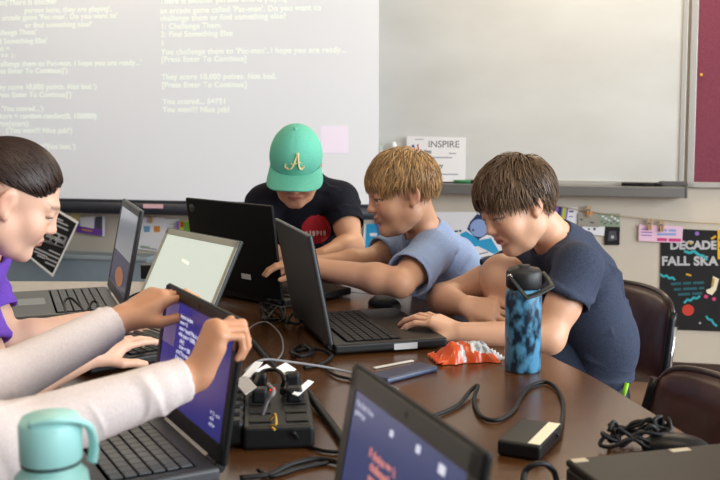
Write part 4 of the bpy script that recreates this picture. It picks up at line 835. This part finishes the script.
# ---------------- boy in the dark shirt, one knee up
def boy_dark():
    org = V((.55, 2.42, 0)); r = empty('person', org, 0, 'person in dark navy t-shirt, knee up, one hand on the laptop, looking down', 'person')
    H = Frame(at(517, 205, 2.30), (-.84, -.36, -.42), (-.25, .06, 1), .93)
    N = at(560, 246, 2.36); shL = at(579, 267, 2.21); shR = at(533, 263, 2.49); fw = V((-.90, -.42, 0))
    elL = at(549, 338, 2.14); wrL = at(462, 333, 2.165); elR = at(441, 298, 2.48); wrR = at(466, 306, 2.33)
    pel = V((.555, 2.44, .54)); wai = at(597, 340, 2.41); che = at(575, 288, 2.37)
    kn = at(503, 277, 2.36); 
    q = head_prims(H, N, .046)
    q += torso_prims([(pel, .105), (wai, .095), (che, .105), (N-V((0, 0, .03)), .06)], fw, .66)
    q += [cone(N, shL, .04, .04, .03), cone(N, shR, .04, .04, .03)]
    q += arm_prims(shL, elL, wrL, (.040, .036, .033, .0235)) + arm_prims(shR, elR, wrR, (.040, .036, .033, .0235))
    q += hand_prims(wrL, at(425, 318, 2.20)-wrL, (0, -.15, 1), -1, sc=.92, curls=[(.25, .45, .30), (.15, .50, .35), (.12, .55, .35), (.1, .5, .3)], spread=.16)
    q += hand_prims(wrR, (.72, -.45, -.10), (-.10, -.75, .55), 1, sc=.95, curls=[(.35, .6, .4), (.45, .8, .5), (.55, .95, .5), (.65, 1.0, .5)], spread=.2)
    q += leg_prims(pel+V((-.05, -.06, .0)), kn, V((.40, 2.47, .525)), V((.30, 2.44, .52)), (.075, .053, .047, .033))
    q += leg_prims(pel+V((-.03, .09, -.02)), V((.22, 2.62, .50)), V((.24, 2.64, .09)), V((.10, 2.58, .05)))
    body(q, 'skin_fair', H, r, org, brow=lin('5a3d28')); eyes(H, r, org, 'iris_brown', (0, .6, -.55))
    s = torso_prims([(pel, .122), (wai, .112), (che, .122), (N-V((0, 0, .035)), .075)], fw, .72)
    s += [cone(N-V((0, 0, .012)), shL, .050, .047, .04), cone(N-V((0, 0, .012)), shR, .048, .05, .03)]
    s += sleeve(shL, elL, .50, .050, .058) + sleeve(shR, elR, .50, .050, .058) + neck_hole(N, H.c)
    cloth('t_shirt', s, M['shirt_navy'], r, org, seed=4, amp=.0055)
    sh = [cone(pel+V((-.05, -.06, .0)), (pel+V((-.05, -.06, 0))).lerp(kn, .62), .09, .075, .03, cut=True), cone(pel+V((-.03, .09, -.02)), (pel+V((-.03, .09, -.02))).lerp(V((.22, 2.62, .50)), .6), .09, .075, .03, cut=True), cone(pel, pel+V((0, .03, 0)), .115, .115, .03)]
    so = cloth('shorts', sh, M['shorts_navy'], r, org, seed=6)
    a = at(623, 397, 2.30); b = at(627, 383, 2.31)
    o = MB().tube([a-org, b-org], .006, 8, flat=.5).build('side_stripe', M['lime_trim'], so); o['label'] = 'lime green stripe'
    def spec(d):
        l, f, u = d
        if f > 0:
            lim = .36+.08*f if abs(l) < .72 else .04
            if u < lim: return None
            if f > .30: return (min(.095, .036+.13*(u-lim)), .10, (-.35, .45, -.25))
            return (min(.085, .040+.12*(u-lim)), .10, (0, .15, -.3))
        if u < -.38+(.20 if abs(l) > .85 and f > -.25 else 0) or (abs(l) > .8 and f > -.18 and u < -.02): return None
        return (.060, .085, (0, -.05, -.35))
    hair('hair', H, ('hair_brown', lin('604a36')), r, org, spec, 3400, 3)
    return r
# ---------------- boy in the light blue shirt
def boy_blue():
    org = V((.30, 2.80, 0)); r = empty('person', org, 0, 'smiling person in light blue t-shirt with short blond hair, in profile', 'person')
    H = Frame(at(402, 193, 2.62), (-.94, -.27, -.20), (-.10, .03, 1), .96)
    N = at(427, 238, 2.68); shL = at(433, 252, 2.56); shR = at(405, 246, 2.84); fw = V((-.92, -.38, 0))
    elL = at(400, 283, 2.40); wrL = at(318, 268, 2.48); elR = at(368, 262, 2.76); wrR = at(312, 265, 2.68)
    pel = V((.31, 2.84, .53)); wai = at(462, 315, 2.77); che = at(447, 280, 2.72)
    q = head_prims(H, N, .044, .007)
    q += torso_prims([(pel, .105), (wai, .095), (che, .108), (N-V((0, 0, .03)), .06)], fw, .66)
    q += [cone(N, shL, .04, .04, .03), cone(N, shR, .04, .04, .03)]
    q += arm_prims(shL, elL, wrL) + arm_prims(shR, elR, wrR)
    q += hand_prims(wrL, (-1, .25, .12), (0, -.1, 1), -1, sc=.9, curl=(.25, .4, .3)) + hand_prims(wrR, (-1, -.1, -.15), (0, -.1, 1), 1, sc=.95, curl=(.25, .4, .3))
    q += leg_prims(pel+V((-.03, -.08, -.02)), V((-.02, 2.58, .52)), V((.02, 2.60, .09)), V((-.10, 2.56, .05))) + leg_prims(pel+V((-.03, .08, -.02)), V((-.03, 2.80, .52)), V((.0, 2.80, .09)), V((-.12, 2.78, .05)))
    body(q, 'skin_warm', H, r, org, brow=lin('8a6644'), smile=.007); eyes(H, r, org, 'iris_blue', (0, .8, -.2))
    s = torso_prims([(pel, .122), (wai, .112), (che, .125), (N-V((0, 0, .035)), .075)], fw, .72)
    s += [cone(N-V((0, 0, .012)), shL, .05, .052, .03), cone(N-V((0, 0, .012)), shR, .05, .052, .03)]
    s += sleeve(shL, elL, .78, .052, .060) + sleeve(shR, elR, .66, .053, .058) + neck_hole(N, H.c)
    cloth('t_shirt', s, M['shirt_blue'], r, org, seed=9, amp=.0055)
    cloth('shorts', [cone(pel+V((-.03, d*.08, -.02)), V((-.02, 2.69+d*.11, .52)), .09, .075, .03, cut=True) for d in (-1, 1)]+[cone(pel-V((0, .04, 0)), pel+V((0, .04, 0)), .115, .115, .03)], M['shorts_navy'], r, org, seed=2, h=.006)
    def spec(d):
        l, f, u = d
        if f > 0:
            lim = .38 if abs(l) < .72 else .06
            if u < lim: return None
            if f > .30: return (min(.085, .040+.12*(u-lim)), .07, (.05, .45, -.3))
            return (min(.065, .030+.11*(u-lim)), .07, (0, .2, -.35))
        if u < -.30 or (abs(l) > .8 and f > -.20 and u < .0): return None
        return (.045, .05, (0, 0, -.4))
    hair('hair', H, ('hair_blond', lin('a07d52')), r, org, spec, 3000, 5)
    return r
# ---------------- boy with the green cap
mk('cap_green', '62bda4', .8, noise=('6ac4ab', 200, U1, 2, .3, .7), bump=(700, .2, .0006, U1)); mk('cap_light', '9cc9b6', .8); mk('cream_thread', 'ecdca0', .6); mk('shirt_red', 'b3202c', .8); mk('print_white', 'd9c9c9', .8)
def boy_cap():
    org = V((-.18, 3.35, 0)); r = empty('person', org, 0, 'person in green baseball cap and black t-shirt leaning on folded arms', 'person')
    H = Frame(at(296, 167, 2.96), (-.02, -.80, -.50), (.02, -.35, 1), .95)
    N = at(302, 184, 3.10); shL = at(340, 200, 3.10); shR = at(265, 203, 3.10); fw = V((0, -.85, -.45))
    elL = at(352, 246, 2.99); wrL = at(322, 256, 2.88); elR = at(247, 252, 3.02); wrR = at(330, 266, 2.93)
    pel = V((-.18, 3.38, .72)); wai = at(303, 252, 3.26); che = at(303, 225, 3.16)
    q = head_prims(H, N, .046)
    q += torso_prims([(pel, .115), (wai, .105), (che, .120), (N-V((0, 0, .03)), .07)], fw, .62)
    q += [cone(N, shL, .045, .042, .03), cone(N, shR, .045, .042, .03)]
    q += arm_prims(shL, elL, wrL) + arm_prims(shR, elR, wrR)
    q += hand_prims(wrL, (-1, -.05, 0), (0, -.4, 1), 1, sc=.95, curl=(.2, .3, .2)) + hand_prims(wrR, (.95, .10, .18), (0, -.5, .9), -1, sc=.95, curl=(.35, .4, .25))
    q += leg_prims(pel+V((-.08, 0, -.02)), V((-.27, 3.34, .42)), V((-.28, 3.40, .09)), V((-.28, 3.26, .05))) + leg_prims(pel+V((.08, 0, -.02)), V((-.09, 3.34, .42)), V((-.08, 3.40, .09)), V((-.08, 3.26, .05)))
    body(q, 'skin_warm', H, r, org, brow=lin('3a281e')); eyes(H, r, org, 'iris_brown', (0, .7, -.5))
    s = torso_prims([(pel, .13), (wai, .122), (che, .130), (N-V((0, 0, .035)), .08)], fw, .70)
    s += [cone(N-V((0, 0, .010)), shL, .055, .055, .03), cone(N-V((0, 0, .010)), shR, .055, .055, .03)]
    s += sleeve(shL, elL, .58, .053, .056) + sleeve(shR, elR, .58, .053, .056) + neck_hole(N, H.c)
    ts = cloth('t_shirt', s, M['shirt_black'], r, org, seed=12, amp=.004)
    cloth('trousers', [cone(pel+V((d*.08, 0, 0)), V((-.18+d*.09, 3.34, .42)), .09, .07, .03) for d in (-1, 1)]+[cone(V((-.18+d*.09, 3.34, .42)), V((-.18+d*.10, 3.40, .12)), .07, .06, .03, cut=True) for d in (-1, 1)]+[cone(pel-V((.04, 0, 0)), pel+V((.04, 0, 0)), .12, .12, .03)], M['jeans'], r, org, seed=2, h=.006)
    # red print on the chest, laid on the shirt's own surface
    me = ts.data; nv = len(me.vertices); vv = np.empty(nv*3, np.float32); me.vertices.foreach_get('co', vv); vv = vv.reshape(-1, 3)+npv(org)
    me.materials.append(M['shirt_red']); me.materials.append(M['print_white'])
    ca, cb = at(316, 231, 3.03), None; X = V((1, 0, .0)); Y = V((0, -.35, .9)).normalized()
    for p in me.polygons:
        c = V(vv[list(p.vertices)].mean(0)); dx = (c.x-ca.x)/.046; dz = (c.z-ca.z)/.046
        if c.y < 3.14 and dx*dx+dz*dz < 1: p.material_index = 1
        if c.y < 3.14 and abs(dz+.25) < .16 and abs(dx) < .7 and math.sin(dx*26) > -.2: p.material_index = 2
    # cap: crown, brim, button, emblem
    c0 = np.array([0, -.012, .034]); fr = np.array([.081, .103, .098])
    def crown(u, v):
        ph = 2*PI*u; th = v*PI*.545; d = np.array([math.sin(th)*math.sin(ph), math.sin(th)*math.cos(ph), math.cos(th)])
        seam = 1-.006*abs(math.cos(3*ph))**24; b = c0+d*fr*seam; front = max(0, math.cos(ph)); b[2] += .012*front*math.sin(th)**2*(1 if th < 1.5 else .6)
        return H.p(*b)-org
    cap = MB(); cap.grid(crown, 72, 28); bmesh.ops.remove_doubles(cap.bm, verts=cap.bm.verts, dist=1e-5)
    cp = cap.build('cap', M['cap_green'], r, solid=.003)
    def brim(u, v):
        ph = (u-.5)*2*1.28; th = PI*.545; d = np.array([math.sin(th)*math.sin(ph), math.sin(th)*math.cos(ph), math.cos(th)]); b = c0+d*fr*1.0; b[2] += .012*max(0, math.cos(ph))*math.sin(th)**2*.6+.004
        out = v*.068*max(.0, math.cos(ph*1.18))**.55; b = b+np.array([math.sin(ph)*.45, 1, -.12])*out; b[2] -= .030*(b[0]/.08)**2*(.3+.7*v)
        return H.p(*b)-org
    mb = MB(); mb.grid(brim, 48, 14); mb.build('brim', M['cap_green'], cp, solid=.004)
    MB().lathe([(0, 0), (.007, 0), (.006, .004), (0, .005)], H.p(c0[0], c0[1], c0[2]+fr[2])-org, 16, Matrix(H.R.tolist())).build('top_button', M['cap_green'], cp)
    def on(x, z):                                                       # emblem coordinates -> crown surface
        ph = x/.088; th = PI/2-(z)/.10; d = np.array([math.sin(th)*math.sin(ph), math.sin(th)*math.cos(ph), math.cos(th)]); b = c0+d*fr*1.012; b[2] += .012*math.cos(ph)*math.sin(th)**2; b[1] += .002; return H.p(*b)-org
    E = MB(); s_ = .027
    for st, w in (([(-1.0, -.75), (-.75, -1.0), (-.35, -.85), (.05, -.1), (.45, .85), (.62, 1.1)], .0040), ([(.30, 1.0), (.62, 1.1), (.55, .5), (.58, -.4), (.72, -.9), (1.0, -.85), (1.15, -.6)], .0050), ([(-.45, -.2), (-.2, -.32), (.3, -.2), (.9, -.12)], .0034), ([(-1.05, -.35), (-1.15, -.7), (-.75, -1.0)], .0030)):
        E.tube(smooth_path([on(x*s_+.003, .036+z*s_*.95) for x, z in st], 6), w, 8, flat=.4)
    E.build('emblem', M['cream_thread'], cp)
    def spec(d):
        l, f, u = d
        if u > .30 or u < -.35 or f > .35 or (abs(l) > .8 and f > -.2 and u < .0): return None
        return (.030, .02, (0, 0, -.6))
    hair('hair', H, ('hair_dark', lin('3b281d')), r, org, spec, 700, 8, fr=(.0745, .096, .085))
    return r
# ---------------- girl with dark hair tied back
def girl():
    org = V((-.86, 1.95, 0)); r = empty('person', org, 0, 'person with dark tied-back hair and purple t-shirt, in profile beside grey laptop', 'person')
    H = Frame(at(12, 199, 1.86), (.836, .304, -.454), (.30, .05, 1), .93)
    N = at(-28, 256, 1.93); shR = at(-38, 300, 1.78); shL = at(-22, 286, 2.08); fw = V((.95, .20, 0))
    elR = at(-2, 396, 1.73); wrR = at(90, 357, 1.86); elL = at(6, 342, 2.06); wrL = at(88, 321, 2.17)
    pel = V((-.92, 1.98, .52)); wai = at(-110, 370, 1.98); che = at(-65, 315, 1.95)
    q = head_prims(H, N, .042)
    q += torso_prims([(pel, .11), (wai, .095), (che, .105), (N-V((0, 0, .03)), .06)], fw, .66)
    q += [cone(N, shL, .04, .04, .03), cone(N, shR, .04, .04, .03)]
    q += arm_prims(shR, elR, wrR, (.040, .034, .031, .0215)) + arm_prims(shL, elL, wrL, (.040, .034, .031, .0215))
    q += hand_prims(wrR, at(126, 341, 1.93)-wrR, (-.1, -.35, 1), 1, sc=.95, curls=[(.05, .2, .2), (.12, .3, .25), (.2, .35, .3), (.25, .4, .3)], spread=.22)
    q += hand_prims(wrL, (1, .05, -.05), (0, -.2, 1), -1, sc=.95, curl=(.3, .4, .3))
    q += leg_prims(pel+V((.02, -.09, -.02)), V((-.58, 1.95, .52)), V((-.60, 1.96, .09)), V((-.47, 1.98, .05))) + leg_prims(pel+V((.02, .09, -.02)), V((-.58, 2.18, .52)), V((-.60, 2.2, .09)), V((-.47, 2.22, .05)))
    body(q, 'skin_pink', H, r, org, lip='b0605c', brow=lin('3a2419')); eyes(H, r, org, 'iris_brown', (0, .6, -.5))
    s = torso_prims([(pel, .125), (wai, .110), (che, .122), (N-V((0, 0, .035)), .075)], fw, .72)
    s += [cone(N-V((0, 0, .012)), shL, .05, .05, .03), cone(N-V((0, 0, .012)), shR, .05, .05, .03)]
    s += sleeve(shR, elR, .52, .054, .058) + sleeve(shL, elL, .52, .054, .058) + neck_hole(N, H.c)
    cloth('t_shirt', s, M['shirt_purple'], r, org, seed=15, amp=.004)
    cloth('trousers', [cone(pel+V((.02, d*.09, -.02)), V((-.58, 2.06+d*.11, .52)), .09, .07, .03) for d in (-1, 1)]+[cone(V((-.58, 2.06+d*.11, .52)), V((-.60, 2.07+d*.12, .12)), .07, .06, .03, cut=True) for d in (-1, 1)]+[cone(pel-V((0, .04, 0)), pel+V((0, .04, 0)), .115, .115, .03)], M['jeans'], r, org, seed=2, h=.006)
    T_ = np.array([0, -.80, .30])
    def spec(d):
        l, f, u = d; lim = (.36-.75*max(0, abs(l)-.30) if abs(l) < .8 else .0) if f > 0 else -.30-.1*(-f)
        if u < lim or (abs(l) > .82 and f > -.25 and u < -.02): return None
        t = T_-d; t = t/np.linalg.norm(t); return (.13, .02, tuple(t*2.6))
    hair('hair', H, ('hair_dark', lin('2e1f1a')), r, org, spec, 3600, 9, 0, fr=(.076, .098, .0885))
    pt = MB(); b0 = H.p(0, -.105, .045)-org
    rr = random.Random(5)
    for i in range(260):
        a = rr.uniform(0, 2*PI); q_ = rr.uniform(0, .020); o1 = H.L*math.cos(a)*q_+H.U*math.sin(a)*q_; o2 = o1*rr.uniform(.9, 2.0)
        pt.tube(smooth_path([b0+o1*.5-H.F*-.01, b0+o1-H.F*.045-H.U*.012, b0+o2-H.F*.07-H.U*.10, b0+o2*.8-H.F*.06-V((0, 0, rr.uniform(.17, .24)))], 4), [.0016]*12+[.0004], 4)
    ob = pt.build('ponytail', M['hair_tail'], r); 
    MB().tube([b0+(H.L*math.cos(k*PI/8)+H.U*math.sin(k*PI/8))*.019-H.F*.018 for k in range(17)], .005, 8).build('hair_tie', M['lid_black'], r)
    return r
mk('hair_tail', '2e1f1a', .42, spec=.4)
# ---------------- person at the near left, only sleeves and hands in view
def person_near():
    org = V((-.86, 1.12, 0)); r = empty('person', org, 0, 'person in cream long sleeves holding the top of a laptop screen, head out of view', 'person')
    H = Frame((-.84, 1.16, 1.31), (.93, .25, -.30), (.2, 0, 1), 1.0); N = V((-.90, 1.16, 1.17))
    shR = V((-.76, .99, 1.06)); shL = V((-.80, 1.32, 1.07)); fw = V((.95, .22, 0))
    elR = at(-2, 447, 1.15); wrR = at(196, 375, 1.30); elL = at(-14, 390, 1.38); wrL = at(122, 319, 1.545)
    pel = V((-.93, 1.12, .54)); wai = V((-.91, 1.13, .74)); che = V((-.90, 1.14, .96))
    q = head_prims(H, N, .046)
    q += torso_prims([(pel, .12), (wai, .11), (che, .12), (N-V((0, 0, .03)), .07)], fw, .66)
    q += [cone(N, shL, .045, .042, .03), cone(N, shR, .045, .042, .03)]
    q += arm_prims(shR, elR, wrR, (.040, .030, .028, .0225)) + arm_prims(shL, elL, wrL, (.040, .030, .028, .0225))
    lidn = V((.88, .475, 0)); lida = V((-.475, .88, 0))
    q += hand_prims(wrR, at(221, 322, 1.315)-wrR, (-.80, -.45, .35), -1, sc=.88, curls=[(1.05, 1.25, .7), (1.1, 1.3, .7), (1.15, 1.3, .7), (1.2, 1.3, .7)], thumb=(.2, .15))
    q += hand_prims(wrL, at(166, 294, 1.585)-wrL, (-.45, -.55, .80), 1, sc=.92, curls=[(.30, .55, .45), (.35, .6, .45), (.45, .65, .5), (.5, .7, .5)], thumb=(.2, .1))
    q += leg_prims(pel+V((.02, -.09, -.02)), V((-.55, 1.0, .54)), V((-.57, 1.0, .09)), V((-.44, 1.02, .05))) + leg_prims(pel+V((.02, .09, -.02)), V((-.55, 1.28, .54)), V((-.57, 1.28, .09)), V((-.44, 1.30, .05)))
    body(q, 'skin_tan', H, r, org, h=.0025, brow=lin('3a2419')); eyes(H, r, org, 'iris_brown')
    s = torso_prims([(pel, .135), (wai, .125), (che, .135), (N-V((0, 0, .035)), .085)], fw, .72)
    s += [cone(N-V((0, 0, .012)), shL, .055, .055, .03), cone(N-V((0, 0, .012)), shR, .055, .055, .03)]
    for a, b, c in ((shR, elR, wrR), (shL, elL, wrL)):
        e = b.lerp(c, .94); d = (c-b).normalized(); e0 = b.lerp(c, .80)
        s += [cone(a, b, .054, .043, .03), cone(b, e0, .043, .0335, .03), cone(e0, e, .0315, .0305, .004, cut=True)]
    s += neck_hole(N, H.c)
    cloth('long_sleeve_shirt', s, M['shirt_cream'], r, org, seed=21, amp=.004, h=.0036)
    cloth('trousers', [cone(pel+V((.02, d*.09, -.02)), V((-.55, 1.14+d*.14, .54)), .09, .07, .03) for d in (-1, 1)]+[cone(V((-.55, 1.14+d*.14, .54)), V((-.57, 1.14+d*.14, .12)), .07, .06, .03, cut=True) for d in (-1, 1)]+[cone(pel-V((0, .04, 0)), pel+V((0, .04, 0)), .12, .12, .03)], M['jeans'], r, org, seed=2, h=.006)
    def spec(d):
        l, f, u = d; lim = .35 if f > 0 else -.3
        if u < lim or (abs(l) > .82 and f > -.25 and u < -.02): return None
        return (.10, .05, (0, 0, -.3))
    hair('hair', H, ('hair_dark', lin('2e1f1a')), r, org, spec, 900, 19)
    return r
boy_dark(); boy_blue(); boy_cap(); girl(); person_near()
vs = scn.view_settings; scn.display_settings.display_device = 'sRGB'
vs.view_transform = 'Standard'; vs.look = 'None'; vs.gamma = 1; vs.use_curve_mapping = False; vs.exposure = 0.12
scn.cycles.use_denoising = True; scn.cycles.max_bounces = 6
